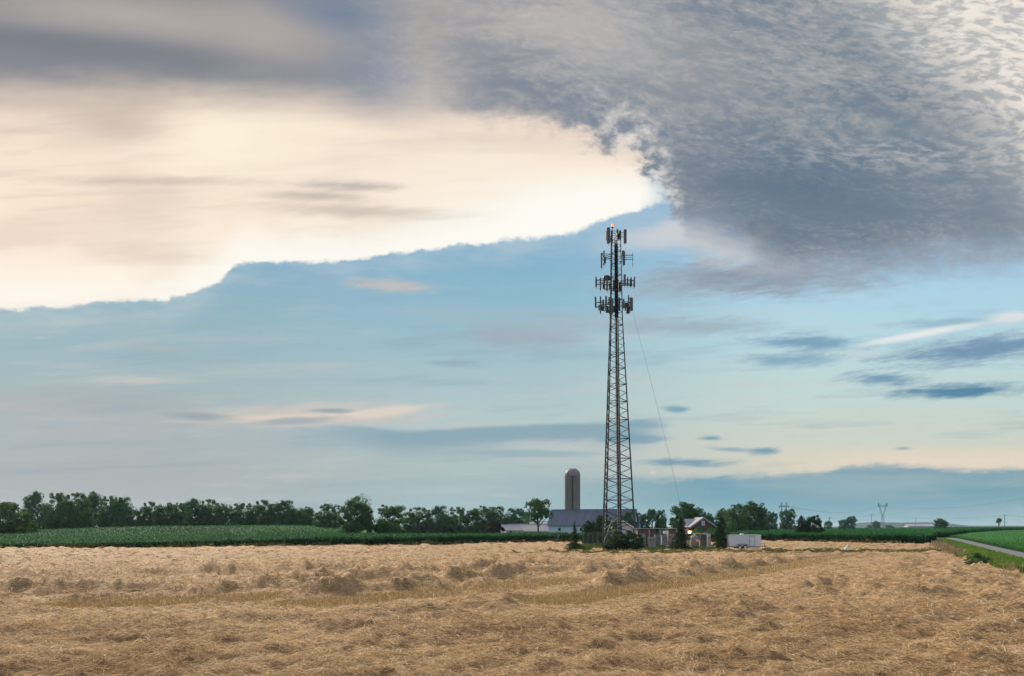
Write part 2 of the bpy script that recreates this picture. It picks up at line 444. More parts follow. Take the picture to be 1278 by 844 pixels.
class MB:
    """Collects shapes into one mesh."""
    def __init__(s):
        s.v, s.f = [], []

    def add(s, vs, fs):
        n = len(s.v)
        s.v += [tuple(map(float, p)) for p in vs]
        s.f += [tuple(i + n for i in f) for f in fs]
        return s

    def box(s, c, size, rz=0.0, bevel=0.0):
        hx, hy, hz = size[0] / 2, size[1] / 2, size[2] / 2
        co, si = math.cos(rz), math.sin(rz)
        if bevel <= 0:
            P = [(x, y, z) for z in (-hz, hz) for x, y in ((-hx, -hy), (hx, -hy), (hx, hy), (-hx, hy))]
            Fc = [(3, 2, 1, 0), (4, 5, 6, 7), (0, 1, 5, 4), (1, 2, 6, 5), (2, 3, 7, 6), (3, 0, 4, 7)]
        else:
            b = min(bevel, hx * .9, hy * .9, hz * .9)
            ring = lambda ax, ay, z: [(-ax, -ay + b, z), (-ax + b, -ay, z), (ax - b, -ay, z), (ax, -ay + b, z), (ax, ay - b, z), (ax - b, ay, z), (-ax + b, ay, z), (-ax, ay - b, z)]
            P = ring(hx - b, hy - b, -hz) + ring(hx, hy, -hz + b) + ring(hx, hy, hz - b) + ring(hx - b, hy - b, hz)
            Fc = [tuple(range(7, -1, -1)), tuple(range(24, 32))]
            for k in range(3):
                for i in range(8):
                    j = (i + 1) % 8
                    Fc.append((k * 8 + i, k * 8 + j, k * 8 + 8 + j, k * 8 + 8 + i))
        return s.add([(c[0] + x * co - y * si, c[1] + x * si + y * co, c[2] + z) for x, y, z in P], Fc)

    def tube(s, pts, r, n=6, caps=True):
        """A round bar along pts; r one radius or one per point."""
        pts = [Vector(p) for p in pts]
        rs = r if hasattr(r, '__len__') else [r] * len(pts)
        vs, fs = [], []
        prev = None
        for i, p in enumerate(pts):
            d = (pts[min(i + 1, len(pts) - 1)] - pts[max(i - 1, 0)])
            d = d.normalized() if d.length > 1e-9 else Vector((0, 0, 1))
            if prev is None:
                up = Vector((0, 0, 1)) if abs(d.z) < .95 else Vector((1, 0, 0))
                a = d.cross(up).normalized()
            else:
                a = (prev - d * prev.dot(d)).normalized()
            prev = a
            b = d.cross(a)
            for k in range(n):
                t = 2 * PI * k / n
                vs.append(p + (a * math.cos(t) + b * math.sin(t)) * rs[i])
        for i in range(len(pts) - 1):
            for k in range(n):
                k2 = (k + 1) % n
                fs.append((i * n + k, i * n + k2, (i + 1) * n + k2, (i + 1) * n + k))
        if caps:
            fs.append(tuple(range(n - 1, -1, -1)))
            fs.append(tuple((len(pts) - 1) * n + k for k in range(n)))
        return s.add(vs, fs)

    def lathe(s, prof, c=(0, 0, 0), n=24, squash=(1, 1)):
        vs, fs = [], []
        for r, z in prof:
            for k in range(n):
                t = 2 * PI * k / n
                vs.append((c[0] + r * math.cos(t) * squash[0], c[1] + r * math.sin(t) * squash[1], c[2] + z))
        for i in range(len(prof) - 1):
            for k in range(n):
                k2 = (k + 1) % n
                fs.append((i * n + k, i * n + k2, (i + 1) * n + k2, (i + 1) * n + k))
        fs.append(tuple(range(n - 1, -1, -1)))
        fs.append(tuple((len(prof) - 1) * n + k for k in range(n)))
        return s.add(vs, fs)

    def prism(s, poly, y0, y1):
        """Polygon in x,z pushed along y."""
        n = len(poly)
        vs = [(x, y0, z) for x, z in poly] + [(x, y1, z) for x, z in poly]
        fs = [tuple(range(n)), tuple(range(2 * n - 1, n - 1, -1))]
        for i in range(n):
            j = (i + 1) % n
            fs.append((i, n + i, n + j, j))
        return s.add(vs, fs)

    def build(s, name, m, parent=None, smooth=False):
        me = bpy.data.meshes.new(name)
        me.from_pydata(s.v, [], s.f)
        if smooth:
            me.polygons.foreach_set('use_smooth', np.ones(len(me.polygons), dtype=bool))
            me.set_sharp_from_angle(angle=math.radians(40))
        me.update()
        return link(name, me, m, parent)


def link(name, me, m, parent=None):
    o = bpy.data.objects.new(name, me)
    COL.objects.link(o)
    if m is not None and not me.materials:
        me.materials.append(m)
    if parent is not None:
        o.parent = parent
    return o


def tag(o, label=None, cat=None, group=None, kind=None):
    if label: o['label'] = label
    if cat: o['category'] = cat
    if group: o['group'] = group
    if kind: o['kind'] = kind
    return o


def empty(name, loc, rz=0.0, label=None, cat=None, group=None):
    o = bpy.data.objects.new(name, None)
    o.empty_display_size = 0.3
    COL.objects.link(o)
    o.location = loc
    o.rotation_euler = (0, 0, rz)
    return tag(o, label, cat, group)


def copy_tree(o, parent=None):
    c = o.copy()
    COL.objects.link(c)
    c.parent = parent
    for ch in list(o.children):
        copy_tree(ch, c)
    return c


def mat(name, c, rough=0.7, metal=0.0, var=0.12, scale=3.0, bump=0.0, spec=0.35, stretch=(1, 1, 1), c2=None):
    """A plain surface with mottled tone and slight relief."""
    m = bpy.data.materials.new(name)
    m.use_nodes = True
    nt = X.nt = m.node_tree
    bs = nt.nodes['Principled BSDF']
    bs.inputs['Roughness'].default_value = rough
    bs.inputs['Metallic'].default_value = metal
    bs.inputs['Specular IOR Level'].default_value = spec
    tc = nt.nodes.new('ShaderNodeTexCoord')
    mp = nt.nodes.new('ShaderNodeMapping')
    nt.links.new(tc.outputs['Object'], mp.inputs[0])
    mp.inputs['Scale'].default_value = stretch
    nz = noise(mp.outputs[0], scale, 5, 0.6)
    a = tuple(max(0, v * (1 - var)) for v in c[:3]) + (1,)
    b = c2 or (tuple(min(1, v * (1 + var)) for v in c[:3]) + (1,))
    nt.links.new(cmix(ss(nz, 0.3, 0.7), a, b), bs.inputs['Base Color'])
    if bump:
        bp = nt.nodes.new('ShaderNodeBump')
        bp.inputs['Strength'].default_value = bump
        bp.inputs['Distance'].default_value = 0.02
        nt.links.new(nz.s, bp.inputs['Height'])
        nt.links.new(bp.outputs[0], bs.inputs['Normal'])
    return m


def leafmat(name, stops, rough=0.6, trans=0.25, nscale=0.0, namt=0.0, spec=0.25):
    """Leaves or straw: colour from the per-leaf tone, light passing partly through."""
    m = bpy.data.materials.new(name)
    m.use_nodes = True
    nt = X.nt = m.node_tree
    bs = nt.nodes['Principled BSDF']
    out = nt.nodes['Material Output']
    at = nt.nodes.new('ShaderNodeAttribute')
    at.attribute_name = 'tone'
    t = X(at.outputs['Fac'])
    if namt:
        tc = nt.nodes.new('ShaderNodeTexCoord')
        t = t + (noise(tc.outputs['Object'], nscale, 4, 0.6) - 0.5) * namt
    c = cramp(t, stops)
    nt.links.new(c, bs.inputs['Base Color'])
    bs.inputs['Roughness'].default_value = rough
    bs.inputs['Specular IOR Level'].default_value = spec
    if trans:
        tr = nt.nodes.new('ShaderNodeBsdfTranslucent')
        nt.links.new(c, tr.inputs[0])
        mx = nt.nodes.new('ShaderNodeMixShader')
        mx.inputs[0].default_value = trans
        nt.links.new(bs.outputs[0], mx.inputs[1])
        nt.links.new(tr.outputs[0], mx.inputs[2])
        nt.links.new(mx.outputs[0], out.inputs[0])
    return m


def seg_dist(x, y, pts):
    """Distance from each (x, y) to the polyline pts."""
    d = np.full(np.shape(x), 1e9)
    for (x0, y0), (x1, y1) in zip(pts[:-1], pts[1:]):
        ux, uy = x1 - x0, y1 - y0
        t = np.clip(((x - x0) * ux + (y - y0) * uy) / (ux * ux + uy * uy), 0, 1)
        d = np.minimum(d, np.hypot(x - x0 - t * ux, y - y0 - t * uy))
    return d


def inside(x, y, poly):
    r = np.zeros(np.shape(x), dtype=bool)
    n = len(poly)
    for i in range(n):
        x0, y0 = poly[i]
        x1, y1 = poly[(i + 1) % n]
        if y0 == y1:
            continue
        c = ((y0 > y) != (y1 > y)) & (x < (x1 - x0) * (y - y0) / (y1 - y0) + x0)
        r ^= c
    return r


def grid_sheet(xs, ys, zf, keep):
    """Quads of a grid (arrays xs, ys of the same 2-D shape) whose centre passes keep(x, y)."""
    Z = zf(xs, ys)
    n, m = xs.shape
    V = np.stack([xs, ys, Z], -1).reshape(-1, 3)
    i = np.arange(n * m).reshape(n, m)
    q = np.stack([i[:-1, :-1], i[:-1, 1:], i[1:, 1:], i[1:, :-1]], -1).reshape(-1, 4)
    cx = V[q, 0].mean(1)
    cyy = V[q, 1].mean(1)
    q = q[keep(cx, cyy)]
    used = np.unique(q)
    re = np.zeros(n * m, dtype=np.int64)
    re[used] = np.arange(len(used))
    return V[used], re[q]


def blades(P, yaw, pitch, L, W, bend, roll):
    """Bent two-piece ribbons from base points P; returns vertices and quads."""
    n = len(P)
    d = np.stack([np.cos(yaw) * np.cos(pitch), np.sin(yaw) * np.cos(pitch), np.sin(pitch)], -1)
    p2 = pitch - bend
    d2 = np.stack([np.cos(yaw) * np.cos(p2), np.sin(yaw) * np.cos(p2), np.sin(p2)], -1)
    sd = np.stack([-np.sin(yaw), np.cos(yaw), np.zeros(n)], -1)
    up = np.cross(d, sd)
    s = sd * np.cos(roll)[:, None] + up * np.sin(roll)[:, None]
    A = P
    B = P + d * (L * .5)[:, None]
    C = B + d2 * (L * .5)[:, None]
    w = (W * .5)[:, None]
    V = np.stack([A - s * w, A + s * w, B - s * w, B + s * w, C - s * w * .35, C + s * w * .35], 1).reshape(-1, 3)
    b = (np.arange(n) * 6)[:, None]
    Q = np.concatenate([b + np.array([[0, 1, 3, 2]]), b + np.array([[2, 3, 5, 4]])], 1).reshape(-1)
    return V, Q


def diamonds(P, N, size, rg, asp=0.6):
    """Leaf-shaped four-point faces at P facing roughly N."""
    n = len(P)
    N = N / (np.linalg.norm(N, axis=1, keepdims=True) + 1e-9)
    t = rg.normal(size=(n, 3))
    u = np.cross(N, t)
    u /= (np.linalg.norm(u, axis=1, keepdims=True) + 1e-9)
    v = np.cross(N, u)
    s = np.asarray(size)[:, None] if np.ndim(size) else size
    k = 0.15 * s * N
    V = np.stack([P - u * s * .5, P - v * s * asp * .5 + k, P + u * s * .5, P + v * s * asp * .5 + k], 1).reshape(-1, 3)
    return V, np.arange(n * 4)
# ------------------------------------------------------------------ land
def ground_material():
    m = bpy.data.materials.new('farmland_soil_and_grass')
    m.use_nodes = True
    nt = X.nt = m.node_tree
    bs = nt.nodes['Principled BSDF']
    bs.inputs['Roughness'].default_value = 0.95
    bs.inputs['Specular IOR Level'].default_value = 0.1
    geo = nt.nodes.new('ShaderNodeNewGeometry')
    big = noise(geo.outputs['Position'], 0.006, 3, 0.5)
    sm = noise(geo.outputs['Position'], 0.35, 6, 0.65)
    c = cmix(ss(sm, 0.3, 0.7), (0.030, 0.075, 0.022, 1), (0.055, 0.120, 0.035, 1))
    c = cmix(ss(big, 0.52, 0.60) * 0.6, c, (0.075, 0.125, 0.045, 1))
    nt.links.new(c, bs.inputs['Base Color'])
    return m


ys = np.concatenate([np.linspace(-80, 90, 12), np.geomspace(100, 420, 46), np.geomspace(460, 20000, 26)])
xs_ = np.concatenate([-np.geomspace(400, 16000, 14)[::-1], np.linspace(-300, 300, 81), np.geomspace(400, 16000, 14)])
gxs, gys = np.meshgrid(xs_, ys)
V, Q = grid_sheet(gxs, gys, lambda x, y: H(x, y) - 0.12, lambda x, y: np.ones_like(x, bool))
ground = link('ground', raw_mesh('ground', V, 4, Q.ravel(), smooth=True), ground_material())
tag(ground, kind='structure')

# the road and its verge
RD = 0.484


def roadx(y):
    return 49.9 + RD * (y - 77.6)


def fieldx(y):                       # right-hand edge of the straw field
    return np.interp(y, [-60, 0, 40, 53.9, 61.2, 86, 138, 160], [-10, 14, 28.7, 34.7, 37.4, 48.0, 73.7, 85]) + 0.5 * fbm(np.asarray(y) * 0.12, np.asarray(y) * 0, 5, 3)


FRONT = [(-260, 98), (-140, 107), (-74.4, 115.7), (-55.6, 118), (-31.9, 132.5), (-13.4, 135), (-5.9, 151), (10.3, 167), (57, 176), (72, 150), (76, 143)]


def front_y(x):
    return np.interp(x, [p[0] for p in FRONT], [p[1] for p in FRONT])


# windrows of cut straw and the bare lanes between them (lines on the ground)
P_ = lambda *a: [tuple(gp(x, y)) for x, y in a]
ROWS = [  # line, height, half width
    (P_((-260, 746), (-60, 740), (60, 738), (140, 740), (230, 740), (300, 737), (360, 731), (460, 724), (560, 715), (680, 707), (820, 700)), 0.50, 0.9),
    (P_((-120, 778), (-20, 770), (50, 764), (110, 760)), 0.55, 0.7),
    (P_((250, 758), (305, 752), (350, 745), (405, 742), (460, 737), (505, 734), (545, 731), (600, 724), (660, 717), (740, 711), (840, 705)), 0.52, 0.75),
    (P_((590, 756), (640, 744), (700, 737), (760, 729), (830, 719), (930, 707), (1015, 696)), 0.50, 0.85),
    (P_((300, 776), (450, 766), (600, 758), (720, 752), (800, 744)), 0.22, 0.9),
    (P_((-200, 724), (60, 722), (200, 719), (330, 716), (440, 711)), 0.42, 1.0),
    (P_((-200, 716), (100, 712), (330, 706), (560, 700), (700, 696)), 0.30, 1.2),
    (P_((-100, 703), (200, 698), (430, 693), (640, 689)), 0.28, 1.4),
    (P_((-200, 796), (0, 792), (200, 780), (330, 772)), 0.16, 0.8),
    (P_((480, 800), (620, 790), (700, 782), (860, 758), (960, 745), (1040, 728)), 0.18, 0.9),
    (P_((700, 842), (900, 826), (1010, 800), (1100, 770), (1150, 742)), 0.16, 0.9),
    (P_((980, 684), (1100, 683)), 0.2, 1.0),
]
LANES = [  # line, half width
    (P_((95, 757), (170, 753.5), (230, 751), (290, 748.5), (320, 746)), 1.9),
    (P_((-80, 748), (0, 746), (40, 745)), 0.6),
    (P_((400, 753), (450, 749), (520, 743), (590, 738), (650, 731), (700, 725)), 1.9),
    (P_((690, 752), (740, 744), (790, 736), (850, 728), (920, 717), (980, 707), (1045, 694)), 1.7),
    (P_((760, 700), (900, 697), (1000, 693)), 0.7),
]
rc = np.random.default_rng(11)
CL = []   # clumps: x, y, length, width, height, direction
for px, py, wpx, h in [(440, 788, 98, .34), (412, 741, 36, .36), (325, 746, 50, .34), (640, 800, 70, .2), (690, 797, 50, .3), (630, 757, 28, .55), (590, 712, 30, .5),
                       (855, 757, 60, .25), (905, 755, 50, .3), (870, 828, 90, .3), (945, 832, 90, .32), (1180, 742, 45, .3), (1130, 782, 60, .22), (1190, 800, 70, .22),
                       (1100, 735, 60, .2), (1085, 728, 40, .25), (100, 722, 50, .45), (20, 738, 50, .5), (160, 741, 45, .45), (60, 764, 60, .45), (120, 760, 40, .4), (255, 754, 40, .35),
                       (470, 722, 25, .5), (500, 736, 34, .5), (545, 735, 40, .35), (620, 716, 36, .5), (668, 712, 30, .45), (740, 715, 30, .4), (230, 832, 70, .2), (120, 840, 60, .24),
                       (50, 807, 60, .14), (560, 840, 60, .2), (1010, 776, 55, .2), (760, 765, 50, .22), (680, 760, 45, .25), (1240, 790, 60, .2), (1050, 770, 40, .18),
                       (300, 705, 30, .3), (200, 712, 40, .35), (380, 712, 40, .35), (420, 702, 30, .3), (830, 712, 30, .35), (900, 703, 30, .3), (960, 702, 30, .3), (1225, 748, 40, .25),
                       (540, 804, 60, .16), (330, 812, 70, .14), (770, 812, 60, .14), (1090, 818, 60, .18), (1000, 745, 50, .2), (940, 762, 60, .22)]:
    x, y = gp(px, py)
    CL.append((x, y, wpx * y / F * .55, min(wpx * y / F * .40, 0.9), h, rc.uniform(-.4, .5)))
for k in range(1300):
    y = F * EYE / rc.uniform(22, 215)
    x = y * rc.uniform(-.95, .8)
    s = rc.uniform(.25, .8)
    CL.append((x, y, s * rc.uniform(.7, 1.7), s * .6, rc.uniform(.07, .22) * (1 + .8 * (y > 40)), rc.uniform(-.8, .9)))
CL = np.array(CL)


def lane_mask(x, y):
    m = np.zeros(np.shape(x))
    for pts, hw in LANES:
        d = seg_dist(x, y, pts) + 0.35 * vnoise(x * .8, y * .8, 31)
        m = np.maximum(m, 1 - sst(d, hw * .7, hw * 1.25))
    return m


def lane_front(x, y):
    """Ground just on the near side of a lane, raked low so that the lane can be seen."""
    return np.maximum(lane_mask(x, y * 1.065), np.maximum(lane_mask(x, y * 1.12), lane_mask(x, y * 1.18) * .6))


def pile(x, y):
    """Straw piled above the stubble: windrows and clumps."""
    x = np.asarray(x, float)
    y = np.asarray(y, float)
    h = np.zeros(x.shape)
    lump = 0.62 + 0.70 * np.clip(0.35 + vnoise(x * .55 + 3, y * .55, 41) * .6 + vnoise(x * 1.5, y * 1.5, 42) * .35, 0, 1.4)
    for pts, ht, hw in ROWS:
        d = seg_dist(x, y, pts) + 0.3 * vnoise(x * .5, y * .5, 43)
        h = np.maximum(h, ht * np.exp(-(d / hw) ** 2) * lump)
    c = np.zeros(x.shape)
    xf, yf, cf = x.ravel(), y.ravel(), c.ravel()
    order = np.argsort(yf)
    ysd = yf[order]
    for cx, cyy, a, b, ht, r in CL:
        R = max(a, b) * 1.9
        i0, i1 = np.searchsorted(ysd, [cyy - R, cyy + R])
        idx = order[i0:i1]
        idx = idx[np.abs(xf[idx] - cx) < R]
        if not len(idx):
            continue
        dx, dy = xf[idx] - cx, yf[idx] - cyy
        u = dx * math.cos(r) + dy * math.sin(r)
        v = -dx * math.sin(r) + dy * math.cos(r)
        g = np.clip(1.15 * np.exp(-((u / a) ** 2 + (v / b) ** 2) ** 1.5) , 0, 1)
        cf[idx] = np.maximum(cf[idx], ht * g)
    c = cf.reshape(x.shape)
    tuft = np.clip(.70 + .36 * vnoise(x * 1.5, y * 1.9, 47) + .34 * vnoise(x * 4.3, y * 4.3, 48) + .22 * vnoise(x * 9, y * 9, 49), .08, 1.35)
    h = np.maximum(h * (.38 + .62 * tuft), c * .72 * tuft) + 0.25 * np.minimum(h, c)
    lumps = np.clip(vnoise(x * .55, y * .62, 45) + .65 * vnoise(x * 1.5, y * 1.6, 46) + .3 * vnoise(x * 4, y * 4, 44) - .12, 0, 1.2)
    h = 1.3 * h + .33 * lumps * np.clip((y - 12) / 25, .35, 1)
    return h * (1 - 0.95 * lane_mask(x, y)) * (1 - 0.78 * lane_front(x, y))


def field_h(x, y):
    rough = np.clip(1 - (np.asarray(y) - 20) / 60, .25, 1)
    return H(x, y) + 0.02 + pile(x, y) + (0.035 * fbm(x * 1.1, y * 1.1, 51, 3) + 0.03 * vnoise(x * 4, y * 4, 55) * rough) * (1 - .7 * lane_mask(x, y))


STRIP = P_((640, 690.5), (720, 690), (800, 689.5), (900, 689.5), (980, 689), (1060, 688.5), (1130, 688.3), (1175, 688))


def strip_d(x, y):
    return seg_dist(x, y, STRIP)


def in_field(x, y):
    return (x < fieldx(y)) & (y < front_y(x) + 0.5) & (x > -1.15 * np.maximum(y, 14) - 20)


def straw_ground():
    m = bpy.data.materials.new('stubble_ground')
    m.use_nodes = True
    nt = X.nt = m.node_tree
    bs = nt.nodes['Principled BSDF']
    bs.inputs['Roughness'].default_value = 0.9
    bs.inputs['Specular IOR Level'].default_value = 0.15
    geo = nt.nodes.new('ShaderNodeNewGeometry')
    at = nt.nodes.new('ShaderNodeAttribute')
    at.attribute_name = 'tone'
    mp = nt.nodes.new('ShaderNodeMapping')
    nt.links.new(geo.outputs['Position'], mp.inputs[0])
    mp.inputs['Scale'].default_value = (1, 1, 2)
    f1 = noise(mp.outputs[0], 7.0, 6, 0.75, 1.2)
    f2 = noise(mp.outputs[0], 0.9, 5, 0.6)
    c = cmix(ss(f1, 0.32, 0.68), (0.13, 0.080, 0.040, 1), (0.55, 0.39, 0.22, 1))
    c = cmix(ss(f2, 0.40, 0.66) * 0.35, c, (0.40, 0.25, 0.125, 1))
    lane = cmix(ss(f1, 0.3, 0.7), (0.19, 0.125, 0.055, 1), (0.42, 0.29, 0.14, 1))
    c = cmix(X(at.outputs['Fac']), c, lane)
    nt.links.new(c, bs.inputs['Base Color'])
    bp = nt.nodes.new('ShaderNodeBump')
    bp.inputs['Strength'].default_value = 0.8
    bp.inputs['Distance'].default_value = 0.06
    nt.links.new(f1.s, bp.inputs['Height'])
    nt.links.new(bp.outputs[0], bs.inputs['Normal'])
    return m


fy = np.concatenate([np.linspace(-40, 9, 10), F * EYE / np.linspace(330, 15.5, 420)])
ft = np.linspace(-1.1, 1.0, 560)
fxs = np.maximum(fy, 14)[:, None] * ft[None, :]
fys = np.repeat(fy[:, None], len(ft), 1)
V, Q = grid_sheet(fxs, fys, field_h, in_field)
field = link('field', raw_mesh('field', V, 4, Q.ravel(), lane_mask(V[:, 0], V[:, 1]), True), straw_ground())
tag(field, kind='structure')

# loose cut straw lying over the field: far too many stalks to count
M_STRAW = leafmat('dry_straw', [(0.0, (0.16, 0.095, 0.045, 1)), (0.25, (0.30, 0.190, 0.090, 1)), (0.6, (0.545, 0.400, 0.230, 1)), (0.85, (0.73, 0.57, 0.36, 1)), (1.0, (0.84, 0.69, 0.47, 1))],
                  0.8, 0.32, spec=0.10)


def scatter_straw(N, rg):
    py = rg.uniform(15.5, 225, N)
    Y = F * EYE / py
    Xx = Y * rg.uniform(-.86, .86, N)
    ok = in_field(Xx, Y) & (strip_d(Xx, Y) > .9 + .5 * vnoise(Xx, Y, 3))
    Xx, Y = Xx[ok], Y[ok]
    pl = pile(Xx, Y)
    ln = lane_mask(Xx, Y)
    keep = rg.uniform(size=len(Y)) > ln * .93
    Xx, Y, pl, ln = Xx[keep], Y[keep], pl[keep], ln[keep]
    n = len(Y)
    z = field_h(Xx, Y)
    fluff = np.clip(pl / .3, 0, 1)
    yaw = rg.uniform(0, 2 * PI, n)
    pitch = np.abs(rg.normal(0, .13 + .22 * fluff, n)) + .02
    L = rg.uniform(.22, .60, n) * (1 + np.clip((Y - 40) / 160, 0, .5))
    W = np.maximum(.0065, Y * .00044) * rg.uniform(.7, 1.3, n)
    P = np.stack([Xx, Y, z - .03 + rg.uniform(0, 1, n) ** 2 * (.05 + .13 * fluff)], -1)
    P[:, :2] -= np.stack([np.cos(yaw), np.sin(yaw)], -1) * (L * .5)[:, None]
    V, Q = blades(P, yaw, pitch, L, W, rg.uniform(.0, .7, n) + pitch * .8, rg.uniform(-1.2, 1.2, n))
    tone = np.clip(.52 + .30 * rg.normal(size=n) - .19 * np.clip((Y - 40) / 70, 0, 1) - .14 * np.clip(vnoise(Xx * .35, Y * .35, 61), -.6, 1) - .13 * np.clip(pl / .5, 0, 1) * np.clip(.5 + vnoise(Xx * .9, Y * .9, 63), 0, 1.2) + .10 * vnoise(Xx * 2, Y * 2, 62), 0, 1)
    return V, Q, np.repeat(tone, 6)


def stubble(N, rg):
    py = rg.uniform(20, 225, N)
    Y = F * EYE / py
    Xx = Y * rg.uniform(-.86, .86, N)
    ln = lane_mask(Xx, Y)
    k = in_field(Xx, Y) & (ln > rg.uniform(.1, .8, N)) & (strip_d(Xx, Y) > 1.2)
    Xx, Y = Xx[k], Y[k]
    n = len(Y)
    P = np.stack([Xx, Y, field_h(Xx, Y) - .02], -1)
    L = rg.uniform(.07, .18, n)
    W = np.maximum(.006, Y * .0004)
    V, Q = blades(P, rg.uniform(0, 6.3, n), rg.uniform(.9, 1.55, n), L, W * np.ones(n), rg.uniform(-.2, .3, n), rg.uniform(-1.5, 1.5, n))
    return V, Q, np.repeat(np.clip(rg.normal(.5, .2, n), 0, 1), 6)


rs = np.random.default_rng(21)
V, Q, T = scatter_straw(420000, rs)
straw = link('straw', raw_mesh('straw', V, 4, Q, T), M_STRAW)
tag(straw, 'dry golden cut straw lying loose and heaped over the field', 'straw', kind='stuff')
V, Q, T = stubble(900000, rs)
M_STUB = leafmat('stubble', [(0.0, (0.13, 0.095, 0.038, 1)), (0.5, (0.33, 0.225, 0.095, 1)), (1.0, (0.54, 0.40, 0.21, 1))], 0.6, 0.2)
stub = link('stubble', raw_mesh('stubble', V, 4, Q, T), M_STUB)
tag(stub, 'short ochre stubble standing in the bare lanes between heaps', 'stubble', kind='stuff')
# ------------------------------------------------------------------ standing crops, road, verge, strip
M_CORN = leafmat('corn_leaf', [(0.0, (0.006, 0.022, 0.012, 1)), (0.35, (0.011, 0.056, 0.020, 1)), (0.7, (0.022, 0.115, 0.032, 1)), (1.0, (0.050, 0.185, 0.048, 1))], 0.85, 0.22, spec=0.06)
M_SOY = leafmat('soy_leaf', [(0.0, (0.018, 0.065, 0.020, 1)), (0.5, (0.042, 0.155, 0.038, 1)), (1.0, (0.080, 0.24, 0.06, 1))], 0.85, 0.25, spec=0.08)


def corn_h(x, y):
    """Crop height: low at the far left, full height from the middle on."""
    return np.interp(np.asarray(x) / np.maximum(y, 1), [-.66, -.34, -.20, 1], [0.80, 1.20, 1.72, 1.80])


